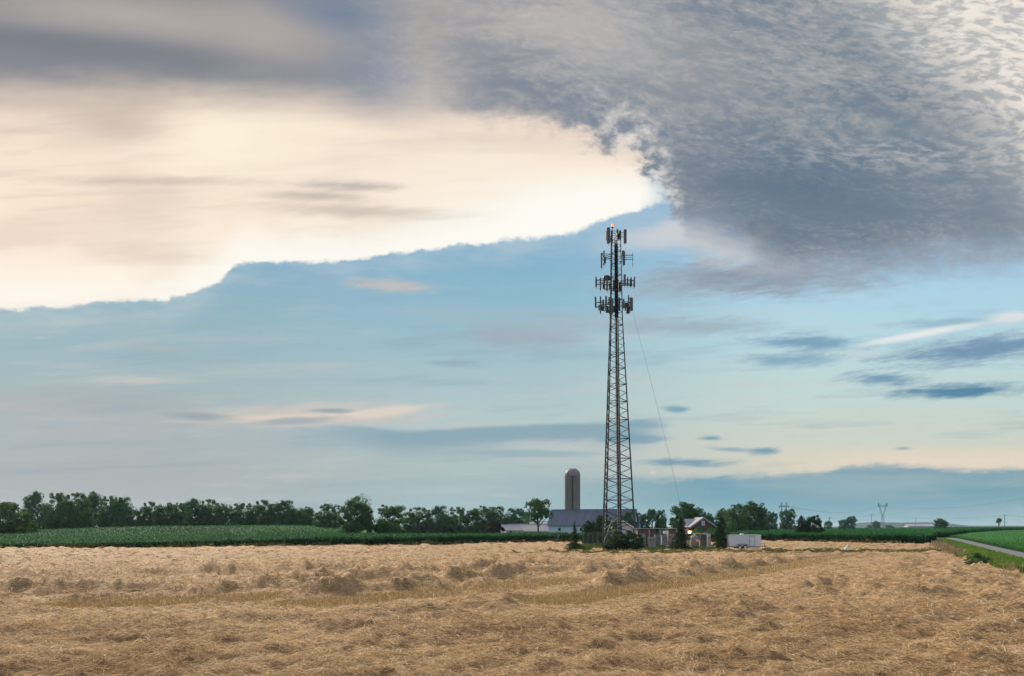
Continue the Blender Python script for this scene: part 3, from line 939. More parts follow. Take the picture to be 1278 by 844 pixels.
def crop(name, front, region, hfun, N_top, rowsn, material, label, rg, plant_dx=.2, leaf=.75, corerow=.9, ty=(95, 1200), far_tone=.0):
    """One field of standing crop: a leafy front along the line front and a leafy top over the region polygon."""
    Vs, Qs, Ts = [], [], []
    nv = 0

    def put(V, Q, T):
        nonlocal nv
        Vs.append(V)
        Qs.append(np.asarray(Q).ravel() + nv)
        Ts.append(T)
        nv += len(V)
    fr = np.array(front, float)
    seg = np.hypot(*np.diff(fr, axis=0).T)
    cum = np.concatenate([[0], np.cumsum(seg)])
    inward = np.array([np.mean([p[0] for p in region]), np.mean([p[1] for p in region])])

    def along(s, off):
        x = np.interp(s, cum, fr[:, 0])
        y = np.interp(s, cum, fr[:, 1])
        k = np.clip(np.searchsorted(cum, s, side='right') - 1, 0, len(seg) - 1)
        t = np.diff(fr, axis=0)[k] / seg[k][:, None]
        nrm = np.stack([-t[:, 1], t[:, 0]], -1)
        mid = fr[len(fr) // 2]
        if np.dot(nrm.mean(0), inward - mid) < 0:
            nrm = -nrm
        return x + nrm[:, 0] * off, y + nrm[:, 1] * off
    # stalk core just behind the first rows
    s = np.arange(0, cum[-1], .6)
    x, y = along(s, np.full(len(s), 1.3) + .15 * rg.normal(size=len(s)))
    z0 = H(x, y)
    hh = hfun(x, y) * (.80 + .06 * rg.normal(size=len(s)))
    V = np.stack([np.stack([x, y, z0 - .1], -1), np.stack([x, y, z0 + hh], -1)], 1).reshape(-1, 3)
    i = np.arange(len(s) - 1) * 2
    put(V, np.stack([i, i + 2, i + 3, i + 1], -1), np.full(len(V), .12))
    # leafy rows
    for r in range(rowsn):
        s = np.arange(0, cum[-1], plant_dx)
        s = s + rg.uniform(-.5, .5, len(s)) * plant_dx
        x, y = along(s, .05 + .42 * r + .10 * rg.normal(size=len(s)) + .30 * fbm(s * .25, s * 0, 73, 3))
        rowtone = .16 * vnoise(s * .9, s * 0 + r * .4, 74) + .10 * vnoise(s * .15, s * 0, 75)
        hp = hfun(x, y) * rg.uniform(.82, 1.12, len(s)) * (1 + .10 * fbm(s * .35, s * 0, 76, 3))
        nl = 8
        k = np.repeat(np.arange(len(s)), nl)
        lev = (np.tile(np.arange(nl), len(s)) + rg.uniform(0, 1, len(k))) / nl
        P = np.stack([x[k], y[k], H(x[k], y[k]) + hp[k] * (.06 + .84 * lev)], -1)
        L = leaf * rg.uniform(.6, 1.1, len(k)) * (hp[k] / 1.8) ** .6
        V, Q = blades(P, rg.uniform(0, 2 * PI, len(k)), rg.uniform(.5, 1.2, len(k)), L, np.full(len(k), .085) * rg.uniform(.8, 1.3, len(k)), rg.uniform(.9, 1.9, len(k)), rg.uniform(-.3, .3, len(k)))
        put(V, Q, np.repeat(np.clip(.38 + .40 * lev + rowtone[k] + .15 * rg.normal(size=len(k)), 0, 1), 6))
    # closed top
    x0, x1 = min(p[0] for p in region), max(p[0] for p in region)
    y0, y1 = min(p[1] for p in region), max(p[1] for p in region)
    gy = np.geomspace(max(y0, 60), y1, 150)
    gxx = np.linspace(x0, x1, 240)
    A, B = np.meshgrid(gxx, gy)
    k_in = lambda a, b: inside(a, b, region)
    V, Q = grid_sheet(A, B, lambda a, b: H(a, b) + hfun(a, b) * .84 + .07 * fbm(a * .3, b * .3, 71, 3), k_in)
    if len(Q):
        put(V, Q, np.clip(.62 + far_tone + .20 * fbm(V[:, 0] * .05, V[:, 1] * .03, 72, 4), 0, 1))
    yy = 1.0 / rg.uniform(1 / max(ty[1], 2), 1 / ty[0], N_top * 6)
    xx = yy * rg.uniform(-.85, .85, len(yy))
    k = inside(xx, yy, region)
    xx, yy = xx[k][:N_top], yy[k][:N_top]
    n = len(xx)
    P = np.stack([xx, yy, H(xx, yy) + hfun(xx, yy) * rg.uniform(.72, .98, n)], -1)
    sc = np.clip(yy / 160, 1, 3)
    V, Q = blades(P, rg.uniform(0, 2 * PI, n), rg.uniform(.4, 1.3, n), leaf * rg.uniform(.5, .95, n), .10 * sc * rg.uniform(.7, 1.2, n), rg.uniform(.8, 1.8, n), rg.uniform(-.5, .5, n))
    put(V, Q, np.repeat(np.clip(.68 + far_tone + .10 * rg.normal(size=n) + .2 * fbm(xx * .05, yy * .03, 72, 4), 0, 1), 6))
    me = raw_mesh(name, np.concatenate(Vs), 4, np.concatenate(Qs), np.concatenate(Ts))
    return tag(link(name, me, material), label, name.replace('_', ' '), kind='stuff')


rcrop = np.random.default_rng(31)
LEFT_F = FRONT[:8]
left_region = [(-260, 99.4), (-140, 108.4), (-74.4, 117), (-55.6, 119.4), (-31.9, 133.8), (-13.4, 136.4), (-5.9, 152.4), (10.3, 168.4), (14, 190), (-6, 176), (-14, 166), (-33, 172), (-52, 240), (-62, 262), (-150, 262), (-330, 240)]
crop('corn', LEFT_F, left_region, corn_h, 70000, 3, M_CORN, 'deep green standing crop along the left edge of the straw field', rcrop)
RIGHT_F = [(10.3, 167), (57, 176), (72, 150), (75.8, 143), (112, 222), (150, 300)]
right_region = [(10.3, 168.4), (57, 177.4), (72, 151.8), (75.2, 145.5), (111, 223), (149, 300), (230, 470), (230, 560), (-10, 560), (60, 330), (30, 215)]
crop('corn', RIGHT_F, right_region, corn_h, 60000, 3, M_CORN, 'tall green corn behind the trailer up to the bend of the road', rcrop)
far_front = [(112, 221), (123, 227), (165, 290), (290, 452), (420, 620)]
far_region = [(113, 223), (123, 229), (165, 292), (290, 454), (420, 622), (560, 900), (330, 900), (236, 560), (150, 302)]
crop('corn', far_front, far_region, corn_h, 30000, 3, M_CORN, 'far strip of corn above the bright green bean field', rcrop, .3)


def soy_h(x, y):
    return 0.5 + 0 * np.asarray(x)


soy_front = [(roadx(y) + 3.6, y) for y in (60, 80, 100, 130, 160, 190, 214)] + [(124, 226)]
soy_region = [(roadx(y) + 4.2, y) for y in (60, 80, 100, 130, 160, 190, 214)] + [(124.5, 225), (165, 288), (290, 448), (420, 616), (420, 200), (200, 60)]
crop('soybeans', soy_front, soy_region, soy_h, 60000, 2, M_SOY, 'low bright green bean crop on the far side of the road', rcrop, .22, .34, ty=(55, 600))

# asphalt lane
m_road = mat('worn_asphalt', (0.135, 0.14, 0.16), 0.85, var=.18, scale=1.6, spec=.2)
yr = np.concatenate([np.linspace(-60, 190, 60), np.linspace(195, 232, 14)])
xr = roadx(yr) - np.where(yr > 205, (yr - 205) ** 2 * .05, 0)
mb = MB()
tx = np.linspace(0, 2.9, 5)
V = np.stack([np.stack([xr + t, yr, H(xr + t, yr) + .03 - .008 * (t - 1.45) ** 2], -1) for t in tx], 1).reshape(-1, 3)
n = len(tx)
Q = [(i * n + j, i * n + j + 1, (i + 1) * n + j + 1, (i + 1) * n + j) for i in range(len(yr) - 1) for j in range(n - 1)]
road = link('road', raw_mesh('road', V, 4, np.array(Q).ravel(), smooth=True), m_road)
tag(road, kind='structure')

# verge grass either side of the lane, and the mown strip leading to the compound
M_GRASS = leafmat('verge_grass', [(0.0, (0.04, 0.085, 0.018, 1)), (0.5, (0.105, 0.20, 0.03, 1)), (1.0, (0.20, 0.30, 0.055, 1))], 0.85, 0.3, spec=.08)
M_DRYW = leafmat('dry_weeds', [(0.0, (0.10, 0.065, 0.035, 1)), (0.5, (0.26, 0.19, 0.11, 1)), (1.0, (0.40, 0.33, 0.17, 1))], 0.7, 0.25)


def turf(name, xf, N, lmin, lmax, wmul, material, label, cat, rg, tonef=None):
    xx, yy = xf(N, rg)
    n = len(xx)
    z = np.where(in_field(xx, yy), field_h(xx, yy), H(xx, yy) - .1)
    P = np.stack([xx, yy, z], -1)
    L = rg.uniform(lmin, lmax, n)
    V, Q = blades(P, rg.uniform(0, 6.3, n), rg.uniform(.7, 1.5, n), L, np.maximum(.008, yy * .0005) * wmul, rg.uniform(-.1, .9, n), rg.uniform(-1.5, 1.5, n))
    t = rg.normal(.5, .2, n) if tonef is None else tonef(xx, yy, n)
    return tag(link(name, raw_mesh(name, V, 4, Q, np.repeat(np.clip(t, 0, 1), 6)), material), label, cat, kind='stuff')


def verge_pts(N, rg):
    y = 1 / rg.uniform(1 / 215, 1 / 38, N)
    a, b = fieldx(y) - .2, roadx(y) - .1
    x = a + (b - a) * rg.uniform(0, 1, N)
    k = (y < 205)
    return x[k], y[k]


rt = np.random.default_rng(41)
turf('grass', verge_pts, 90000, .14, .42, 1.6, M_GRASS, 'bright green grass on the verge between straw field and road', 'grass', rt,
     lambda x, y, n: .60 + .15 * rt.normal(size=n) + .3 * vnoise(x * .7, y * .5, 81) - .15 * (x < fieldx(y) + .5))


def shoulder_pts(N, rg):
    y = 1 / rg.uniform(1 / 210, 1 / 50, N)
    return roadx(y) + 2.85 + rg.uniform(0, .8, N), y


turf('grass', shoulder_pts, 9000, .08, .2, 1.5, M_GRASS, 'thin strip of dark grass along the far side of the road', 'grass', rt, lambda x, y, n: .18 + .1 * rt.normal(size=n))


def weeds_pts(N, rg):
    y = 1 / rg.uniform(1 / 150, 1 / 45, N)
    x = fieldx(y) + rg.normal(0, .55, N) + .4
    k = rg.uniform(size=N) < np.clip(-.1 + .5 * vnoise(x * .4, y * .25, 83) + .8 * (y > 92) * (y < 150), .02, 1)
    return x[k], y[k]


turf('weeds', weeds_pts, 16000, .3, .85, 1.3, M_DRYW, 'tall dry brown weeds along the edge of the straw field by the verge', 'weeds', rt)


def strip_pts(N, rg):
    x = rg.uniform(0, 78, N)
    y = rg.uniform(84, 118, N)
    w = np.interp(x, [0, 8, 12, 30, 34, 75], [.5, 1.6, 3.0, 3.6, 3.2, 2.6])
    k = strip_d(x, y) < w * (1 + .5 * vnoise(x * .5, y * .5, 84))
    return x[k], y[k]


M_STRIP = leafmat('worn_grass', [(0.0, (0.08, 0.10, 0.028, 1)), (0.5, (0.18, 0.185, 0.055, 1)), (1.0, (0.34, 0.27, 0.11, 1))], 0.8, 0.25, spec=.08)
turf('grass', strip_pts, 260000, .05, .16, 1.5, M_STRIP, 'mown olive strip of grass crossing the straw from the road to the mast compound', 'grass', rt,
     lambda x, y, n: .20 + .18 * rt.normal(size=n) + .25 * vnoise(x * .3, y * .3, 85))
def yard_pts(N, rg):
    x = rg.uniform(9.2, 31, N)
    y = rg.uniform(103, 134, N)
    k = (y > 106 + 2.0 * vnoise(x * .4, y * 0, 86)) & ((y < 128) | (x < 26)) & (x < 30.5 - .6 * np.abs(y - 112))
    return x[k], y[k]


turf('grass', yard_pts, 50000, .08, .32, 1.5, M_GRASS, 'rough green grass round the foot of the mast and its fence', 'grass', rt,
     lambda x, y, n: .28 + .17 * rt.normal(size=n) + .2 * vnoise(x * .4, y * .4, 87))

def margin_pts(N, rg):
    x = rg.uniform(-110, 75, N)
    y = front_y(x) - np.abs(rg.normal(0, .35, N)) + .25
    k = rg.uniform(size=N) < np.clip(.25 + .9 * vnoise(x * .35, y * 0, 88), .03, 1)
    return x[k], y[k]


turf('weeds', margin_pts, 26000, .2, .75, 2.0, M_STRIP, 'ragged weedy margin between the cut straw and the standing crop', 'weeds', rt)

# far slopes
m_hill = mat('far_wooded_slope', (0.020, 0.036, 0.028), .95, var=.3, scale=.01, spec=.05)


def ridge(name, x0, x1, y, zf, depth):
    xs = np.linspace(x0, x1, 140)
    rows = []
    for k in range(9):
        t = k / 8
        prof = math.sin(PI * min(t * 1.0, 1))
        rows.append(np.stack([xs, np.full_like(xs, y + depth * t), -.6 + (np.maximum(zf(xs), -.4) + .6) * prof], -1))
    V = np.concatenate(rows)
    n = len(xs)
    Q = [(r * n + i, r * n + i + 1, (r + 1) * n + i + 1, (r + 1) * n + i) for r in range(8) for i in range(n - 1)]
    return tag(link(name, raw_mesh(name, V, 4, np.array(Q).ravel(), smooth=True), m_hill), kind='structure')


ridge('hills', 1000, 2900, 4200, lambda x: (27 + 7 * fbm(x * .004, x * 0, 91, 5)) * sst(x, 1990, 2110) * (1 - .75 * sst(x, 2400, 2560)), 900)
ridge('hills', -3600, -900, 4600, lambda x: (36 + 12 * fbm(x * .0025, x * 0, 92, 5)) * (1 - .55 * sst(x, -1500, -900)), 1100)
# ------------------------------------------------------------------ trees and shrubs
LEAF = [(0.0, (0.030, 0.072, 0.026, 1)), (0.35, (0.057, 0.132, 0.046, 1)), (0.7, (0.098, 0.200, 0.064, 1)), (1.0, (0.155, 0.255, 0.082, 1))]
M_LEAF = leafmat('tree_leaves', LEAF, .85, .32, spec=.08)
M_LEAFB = leafmat('blue_green_leaves', [(p, (c[0] * .75, c[1] * .95, c[2] * 1.25, 1)) for p, c in LEAF], .85, .22, spec=.08)
M_OLIVE = leafmat('olive_leaves', [(p, (c[0] * 1.35, c[1] * 1.05, c[2] * .9, 1)) for p, c in LEAF], .85, .22, spec=.08)
M_REDL = leafmat('dark_red_leaves', [(0, (.018, .013, .013, 1)), (.5, (.042, .028, .029, 1)), (1, (.075, .058, .048, 1))], .85, .2, spec=.08)
M_CONI = leafmat('conifer_needles', [(0, (.012, .030, .014, 1)), (.5, (.028, .068, .028, 1)), (1, (.065, .125, .045, 1))], .85, .12, spec=.08)
M_BARK = mat('bark', (.07, .055, .042), .9, var=.3, scale=6, stretch=(1, 1, .2), bump=.4, spec=.15)


def crown_mesh(name, lobes, n_leaf, size, rg, sub=9, clump=.26, low=False):
    """Leaf clumps over the lobes (cx, cy, cz, rx, ry, rz); uneven outline with gaps."""
    Ps, Ns, Ts = [], [], []
    vol = np.array([l[3] * l[4] + l[4] * l[5] + l[3] * l[5] for l in lobes])
    for l, w in zip(lobes, vol / vol.sum()):
        m = int(n_leaf * w)
        nc = max(5, int(sub * 10 * w ** .7))
        d = rg.normal(size=(nc, 3))
        d /= np.linalg.norm(d, axis=1, keepdims=True)
        if not low:
            d[:, 2] = np.where(d[:, 2] < -.55, -d[:, 2], d[:, 2])
        rad = rg.uniform(.55, 1.0, nc) ** .6
        cc = np.array(l[:3]) + d * np.array(l[3:]) * rad[:, None] * .86
        rr = clump * np.mean(l[3:]) * rg.uniform(.7, 1.5, nc)
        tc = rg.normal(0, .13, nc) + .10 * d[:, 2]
        k = rg.integers(0, nc, m)
        q = rg.normal(size=(m, 3))
        q /= np.linalg.norm(q, axis=1, keepdims=True)
        p = cc[k] + q * (rr[k] * rg.uniform(.35, 1.05, m) ** .6)[:, None] * np.array([1.15, 1.15, .85])
        Ps.append(p)
        Ns.append(q * .8 + d[k] * .5 + np.array([0, 0, .35]) + rg.normal(size=(m, 3)) * .45)
        Ts.append(.45 + tc[k] + rg.normal(0, .12, m))
    P, N, T = np.concatenate(Ps), np.concatenate(Ns), np.concatenate(Ts)
    k = P[:, 2] > .015
    P, N, T = P[k], N[k], T[k]
    V, Q = diamonds(P, N, size * rg.uniform(.6, 1.3, len(P)), rg, .62)
    return raw_mesh(name, V, 4, Q, np.repeat(np.clip(T, 0, 1), 4))


def trunk_mesh(top, r, limbs, rg, lean=.02):
    mb = MB()
    pts = [(0, 0, -.02), (lean * .3, 0, top * .35), (lean, lean * .5, top * .7), (lean * .5, 0, top)]
    mb.tube(pts, [r * 1.35, r, r * .8, r * .45], 8)
    for k in range(limbs):
        a = 2 * PI * k / limbs + rg.uniform(-.5, .5)
        z = top * rg.uniform(.45, .9)
        l = rg.uniform(.2, .36)
        mb.tube([(lean * .8, 0, z), (math.cos(a) * l * .5, math.sin(a) * l * .5, z + l * .45), (math.cos(a) * l, math.sin(a) * l, z + l * .75)], [r * .55, r * .38, r * .14], 6)
    return mb


def broadleaf(name, seed, base, n, size, lobes_n, material, trunk_top, r, wide=.5, flat=1.0):
    """A unit-high, unit-wide tree: trunk with limbs and a crown starting at height base."""
    rg = np.random.default_rng(seed)
    root = empty(name, (0, 0, 0))
    tb = trunk_mesh(trunk_top, r, 7, rg).build('trunk', M_BARK, root, True)
    hc = (1 + base) / 2
    hh = (1 - base) / 2
    low = base < .12
    k0 = .90 if low else .76
    lobes = [(0, 0, hc, wide * k0, wide * k0, hh * (k0 + .08))]
    if low:
        for k in range(6):
            a = 2 * PI * k / 6 + rg.uniform(-.3, .3)
            s = rg.uniform(.40, .50)
            lobes.append((math.cos(a) * wide * (1 - s), math.sin(a) * wide * (1 - s), max(base, 0) + .17 + rg.uniform(-.04, .06), wide * s, wide * s, .19))
    for k in range(lobes_n):
        a = 2 * PI * k / lobes_n + rg.uniform(-.4, .4)
        zz = rg.uniform(-.62, .70)
        q = math.sqrt(max(.05, 1 - zz * zz * flat))
        s = rg.uniform(.36, .52)
        lobes.append((math.cos(a) * wide * q * (1 - s * .8), math.sin(a) * wide * q * (1 - s * .8), hc + hh * zz * (1 - s * .25), wide * s, wide * s, hh * s * .95))
    for k in range(2):
        lobes.append((rg.uniform(-.16, .16), rg.uniform(-.16, .16), 1 - hh * .33, wide * .38, wide * .38, hh * .34))
    link('crown', crown_mesh('crown', lobes, int(n * (1.45 if low else 1.1)), size, rg, low=low), material, root)
    return root


def conifer(name, seed, n, size, material, base=.0, power=1.0, tiers=15, spread=.5, leader=.06, dens=1.0):
    """A unit-high conifer: drooping tiers of sprays round one stem."""
    rg = np.random.default_rng(seed)
    root = empty(name, (0, 0, 0))
    mb = MB().tube([(0, 0, -.02), (0, 0, .5), (0, 0, .99)], [.028, .018, .004], 7)
    Ps, Ns, Ts = [], [], []
    for t in range(tiers):
        z = base + (1 - base - leader) * ((t + .5) / tiers)
        R = spread * (1 - (z - base) / (1 - base)) ** power * rg.uniform(.68, 1.15)
        nb = max(4, int(9 * (R / spread) + 3))
        for b in range(nb):
            a = 2 * PI * b / nb + rg.uniform(-.35, .35)
            l = R * rg.uniform(.52, 1.2)
            m = max(5, int(n / (tiers * 9) * (l / spread + .25) * 1.6 * dens))
            u = rg.uniform(.1, 1, m) ** .75
            side = rg.normal(0, .16, m) * l * (1.1 - .6 * u)
            P = np.stack([math.cos(a) * l * u - math.sin(a) * side, math.sin(a) * l * u + math.cos(a) * side,
                          z - .10 * l * u ** 2 + rg.normal(0, .016, m) + .05 * l * u], -1)
            Ps.append(P)
            Ns.append(np.stack([np.full(m, math.cos(a) * .5), np.full(m, math.sin(a) * .5), np.full(m, .8)], -1) + rg.normal(size=(m, 3)) * .6)
            Ts.append(.30 + .32 * u * (R / spread * .3 + .7) + rg.normal(0, .12, m))
            if b % 2 == 0:
                mb.tube([(0, 0, z), (math.cos(a) * l * .9, math.sin(a) * l * .9, z - .05 * l)], [.008, .002], 4, False)
    m = int(60 * dens)
    zz = rg.uniform(1 - leader * 2.2, 1.0, m)
    Ps.append(np.stack([rg.normal(0, .014, m), rg.normal(0, .014, m), zz], -1))
    Ns.append(rg.normal(size=(m, 3)))
    Ts.append(np.full(m, .5))
    P, N, T = np.concatenate(Ps), np.concatenate(Ns), np.concatenate(Ts)
    k = P[:, 2] > .004
    V, Q = diamonds(P[k], N[k], size * rg.uniform(.6, 1.3, k.sum()), rg, .5)
    mb.build('trunk', M_BARK, root, True)
    link('crown', raw_mesh('crown', V, 4, Q, np.repeat(np.clip(T[k], 0, 1), 4)), material, root)
    return root


PROTO, USED = {}, set()


def proto(k):
    if k not in PROTO:
        B = broadleaf
        PROTO[k] = {
            'hedge1': lambda: B('hedgerow_tree', 101, .03, 8500, .042, 8, M_LEAF, .6, .022),
            'hedge2': lambda: B('hedgerow_tree', 102, .05, 8500, .042, 9, M_LEAF, .6, .022),
            'hedge3': lambda: B('hedgerow_tree', 103, .02, 8500, .043, 8, M_LEAFB, .6, .022),
            'hedge4': lambda: B('hedgerow_tree', 104, .06, 8500, .041, 9, M_LEAF, .6, .022),
            'olive': lambda: B('broad_tree', 105, .02, 6500, .052, 7, M_OLIVE, .5, .024),
            'big': lambda: B('broad_tree', 106, .10, 9500, .042, 9, M_LEAF, .6, .026),
            'big2': lambda: B('broad_tree', 107, .04, 9000, .044, 8, M_LEAF, .6, .026),
            'oak': lambda: B('oak_tree', 108, .34, 4600, .046, 9, M_LEAF, .62, .028, flat=.9),
            'round': lambda: B('round_tree', 109, .08, 4200, .062, 6, M_LEAFB, .5, .028),
            'dark': lambda: B('broad_tree', 110, .05, 8500, .046, 9, M_LEAF, .55, .026),
            'red': lambda: B('red_leaf_tree', 111, .22, 2600, .070, 6, M_REDL, .6, .03),
            'bush': lambda: B('evergreen_bush', 112, -.45, 8500, .046, 10, M_CONI, .25, .03, flat=.6),
            'evergreen': lambda: B('evergreen_tree', 115, .0, 9000, .046, 9, M_CONI, .5, .026),
            'shrub': lambda: B('shrub', 113, -.2, 3600, .065, 7, M_LEAF, .4, .03),
            'dome': lambda: B('shrub', 114, -.5, 8000, .050, 9, M_LEAF, .25, .03, flat=.6),
            'spruce': lambda: conifer('conifer', 121, 7000, .040, M_CONI, .0, .8, 17),
            'spindly': lambda: conifer('conifer', 122, 6500, .038, M_CONI, .0, 1.25, 15, .5, .10),
            'cedar': lambda: conifer('conifer', 123, 9000, .042, M_CONI, .0, .55, 17),
            'pole_tree': lambda: B('narrow_tree', 124, .38, 1800, .09, 5, M_LEAFB, .6, .05),
        }[k]()
    return PROTO[k]


def tree(k, px0, px1, top, base, label, cat='tree', group=None, d=None, z=None, rz=None):
    """One tree filling columns px0..px1, from row base (its foot) up to row top, d metres away."""
    Y = d
    x = gx((px0 + px1) / 2, Y)
    if z is None:
        z = float(H(x, Y)) - .1
    h = gz(top, Y) - z
    w = (px1 - px0) / F * Y
    p = proto(k)
    o = p if k not in USED else copy_tree(p)
    USED.add(k)
    o.location = (x, Y, z)
    o.scale = (w, w, h)
    o.rotation_euler = (0, 0, rz if rz is not None else (px0 * 1.37) % 6.28)
    return tag(o, label, cat, group)


HR = 'trees of the hedgerow behind the left-hand crop'
tree('olive', -16.1, 37.0, 626, 660, 'wide olive bush-like tree at the left edge, lowest of the hedgerow', d=185, group=HR)
tree('shrub', 24.3, 46.7, 648, 660, 'small low bush right beside the olive tree at the left edge', 'bush', d=190, group=HR)
tree('hedge3', 28.2, 64.8, 613, 645, 'tall blue-green tree standing apart, leftmost tall crown of the hedgerow', d=285, group=HR)
tree('hedge1', 53.1, 90.9, 614, 658, 'tall dark tree next to the green gap, second tall crown of the hedgerow', d=250, group=HR)
tree('hedge2', 74.8, 117.2, 615, 658, 'broad dark tree with foliage down to the crop, third tall crown of the hedgerow', d=246, group=HR)
tree('hedge4', 95.1, 132.9, 613, 655, 'high rounded crown rising behind its broad dark neighbour', d=290, group=HR)
tree('hedge1', 121.5, 154.5, 618, 657, 'paler green tree just right of the small gap in the hedgerow', d=262, group=HR)
tree('hedge3', 137.5, 170.5, 620, 657, 'dark slender-topped tree before the second gap in the hedgerow', d=256, group=HR)
tree('shrub', 163.7, 181.3, 645, 657, 'low bush filling the second gap in the hedgerow', 'bush', d=258, group=HR)
tree('hedge2', 171.4, 205.6, 626, 657, 'ragged tree just right of the second gap in the hedgerow', d=260, group=HR)
tree('hedge4', 195.8, 224.2, 627, 657, 'narrow upright tree between ragged and wide neighbours', d=262, group=HR)
tree('hedge1', 211.8, 240.2, 627, 657, 'second narrow upright tree, left of the raised crowns', d=258, group=HR)
tree('hedge3', 225.3, 260.7, 622, 656, 'raised rounded crown at the middle of the hedgerow, left one of two', d=268, group=HR)
tree('hedge2', 244.4, 278.6, 623, 657, 'raised rounded crown at the middle of the hedgerow, right one of two', d=270, group=HR)
tree('hedge4', 266.2, 289.8, 628, 657, 'tree left of the dip where a far blue hill shows', d=262, group=HR)
tree('hedge1', 284.0, 323.0, 627, 657, 'tree right of the dip where a far blue hill shows', d=262, group=HR)
tree('hedge2', 308.9, 350.1, 624, 657, 'wide dense tree, left half of the thick run before the small end trees', d=262, group=HR)
tree('hedge3', 334.7, 378.3, 624, 658, 'wide dense tree, right half of the thick run before the small end trees', d=260, group=HR)
tree('hedge4', 365.7, 396.3, 632, 658, 'shorter dark tree ending the thick run of the hedgerow', d=256, group=HR)
tree('hedge1', 391.1, 428.9, 628, 659, 'pointed tree standing alone just left of the tallest tree', d=235, group=HR)
tree('big', 423, 469, 618, 669, 'tallest leafy tree in the crop, with a crown leaning over to the right', d=172)
tree('big2', 464, 510, 630, 669, 'round bushy tree touching the right side of the tallest leafy tree', d=174)
HR2 = 'even row of trees left of the farm'
tree('hedge2', 500.8, 543.2, 633, 658, 'first dome-shaped tree right of the round bushy tree', d=290, group=HR2)
tree('hedge3', 531.4, 565.6, 631, 658, 'second dome-shaped tree of the even row, slightly higher than the first', d=292, group=HR2)
tree('hedge1', 552.1, 589.9, 632, 658, 'third dome-shaped tree of the even row, before a notch', d=290, group=HR2)
tree('hedge4', 582.0, 621.0, 631, 658, 'dome-shaped tree behind the small dark red tree', d=290, group=HR2)
tree('hedge2', 605.7, 636.3, 632, 658, 'dome-shaped tree right behind the dark red tree, before the oak', d=288, group=HR2)
tree('hedge3', 624.9, 665.1, 634, 658, 'last dome-shaped tree of the even row, half behind the oak', d=286, group=HR2)
tree('red', 606, 630, 651, 668, 'small dark red-leaved tree beside the pale sheds', d=178)
tree('oak', 653, 691, 622, 668, 'open-crowned tree with a bare dark trunk in front of the barn end', d=180, z=0)
# around and behind the mast
tree('shrub', 757, 776, 645, 680, 'loose yellowish green bush behind the mast legs', 'bush', d=131)
tree('evergreen', 724, 748, 650, 680, 'lower dark conifer behind the left end of the fence', d=137)
tree('evergreen', 735, 766, 642, 680, 'taller dark conifer behind the left end of the fence', d=140)
tree('hedge3', 774, 796, 638, 668, 'dark tree behind the mast, at the right end of the barn', d=200)
tree('round', 791, 814, 640, 668, 'small dome tree just right of the mast', d=230)
tree('pole_tree', 806, 822, 636, 664, 'far pale tree with a pointed top right of the mast', d=330)
tree('hedge3', 815, 834, 636, 664, 'far pale spreading tree left of the big dark tree', d=320)
tree('dark', 831, 880, 627, 668, 'big dark round tree left of the brick house', d=215)
tree('spruce', 811, 831, 643, 682, 'slim conifer behind the grey cabinets', d=132)
tree('shrub', 864, 881, 657.5, 671, 'low green bush under the left side of the brick house gable', 'bush', d=184)
tree('shrub', 879, 897, 658.5, 671, 'low green bush under the right side of the brick house gable', 'bush', d=183)
tree('round', 872, 892, 640, 662, 'tree top showing above the roof of the brick house', d=300)
tree('hedge4', 890, 918, 634, 664, 'left shoulder of the grove behind the trailer, lower rounded tree', d=300)
tree('hedge2', 903, 935, 629, 664, 'middle left tree of the grove behind the trailer', d=290)
tree('dark', 914, 957, 626, 664, 'highest tree of the grove behind the trailer', d=300)
tree('hedge1', 938, 962, 632, 664, 'right shoulder of the grove behind the trailer with a stepped top', d=295)
tree('shrub', 905, 922, 647, 668, 'dark bush in front of the grove, left above the trailer', 'bush', d=200)
tree('round', 956, 971, 638, 659, 'small round tree between the grove and the double power pole', d=400)
tree('round', 972, 994, 635, 659, 'round tree standing right behind the double power pole', d=400)
tree('cedar', 988, 1012, 643, 664, 'left one of two dark cedars standing in the corn', d=190, z=0.3)
tree('evergreen', 1000, 1027, 643, 664, 'rounder right one of two dark cedars standing in the corn', d=191, z=0.3)
tree('round', 1028, 1039, 650, 659, 'tiny far tree beside the thin pole right of the cedars', d=600)
tree('round', 1046, 1058, 648, 658, 'smaller left half of a pair of far trees in the corn', d=520)
tree('round', 1054, 1070, 644, 658, 'larger right half of a pair of far trees in the corn', d=520)
tree('round', 1088, 1099, 650, 659, 'tiny far tree left under the lattice pylon', d=800)
tree('shrub', 1081, 1090, 655, 659, 'tiny low far bush left under the pylon', 'bush', d=760)
tree('shrub', 1104, 1116, 655, 659, 'tiny low far bush right under the pylon', 'bush', d=760)
tree('dark', 1165, 1183, 647, 660, 'lone round tree above the bend of the road', d=430)
tree('pole_tree', 1243, 1250, 647, 659, 'small narrow tree beside the pole near the right edge', d=620)
# undergrowth that closes the foot of the two tree rows
ru = np.random.default_rng(301)


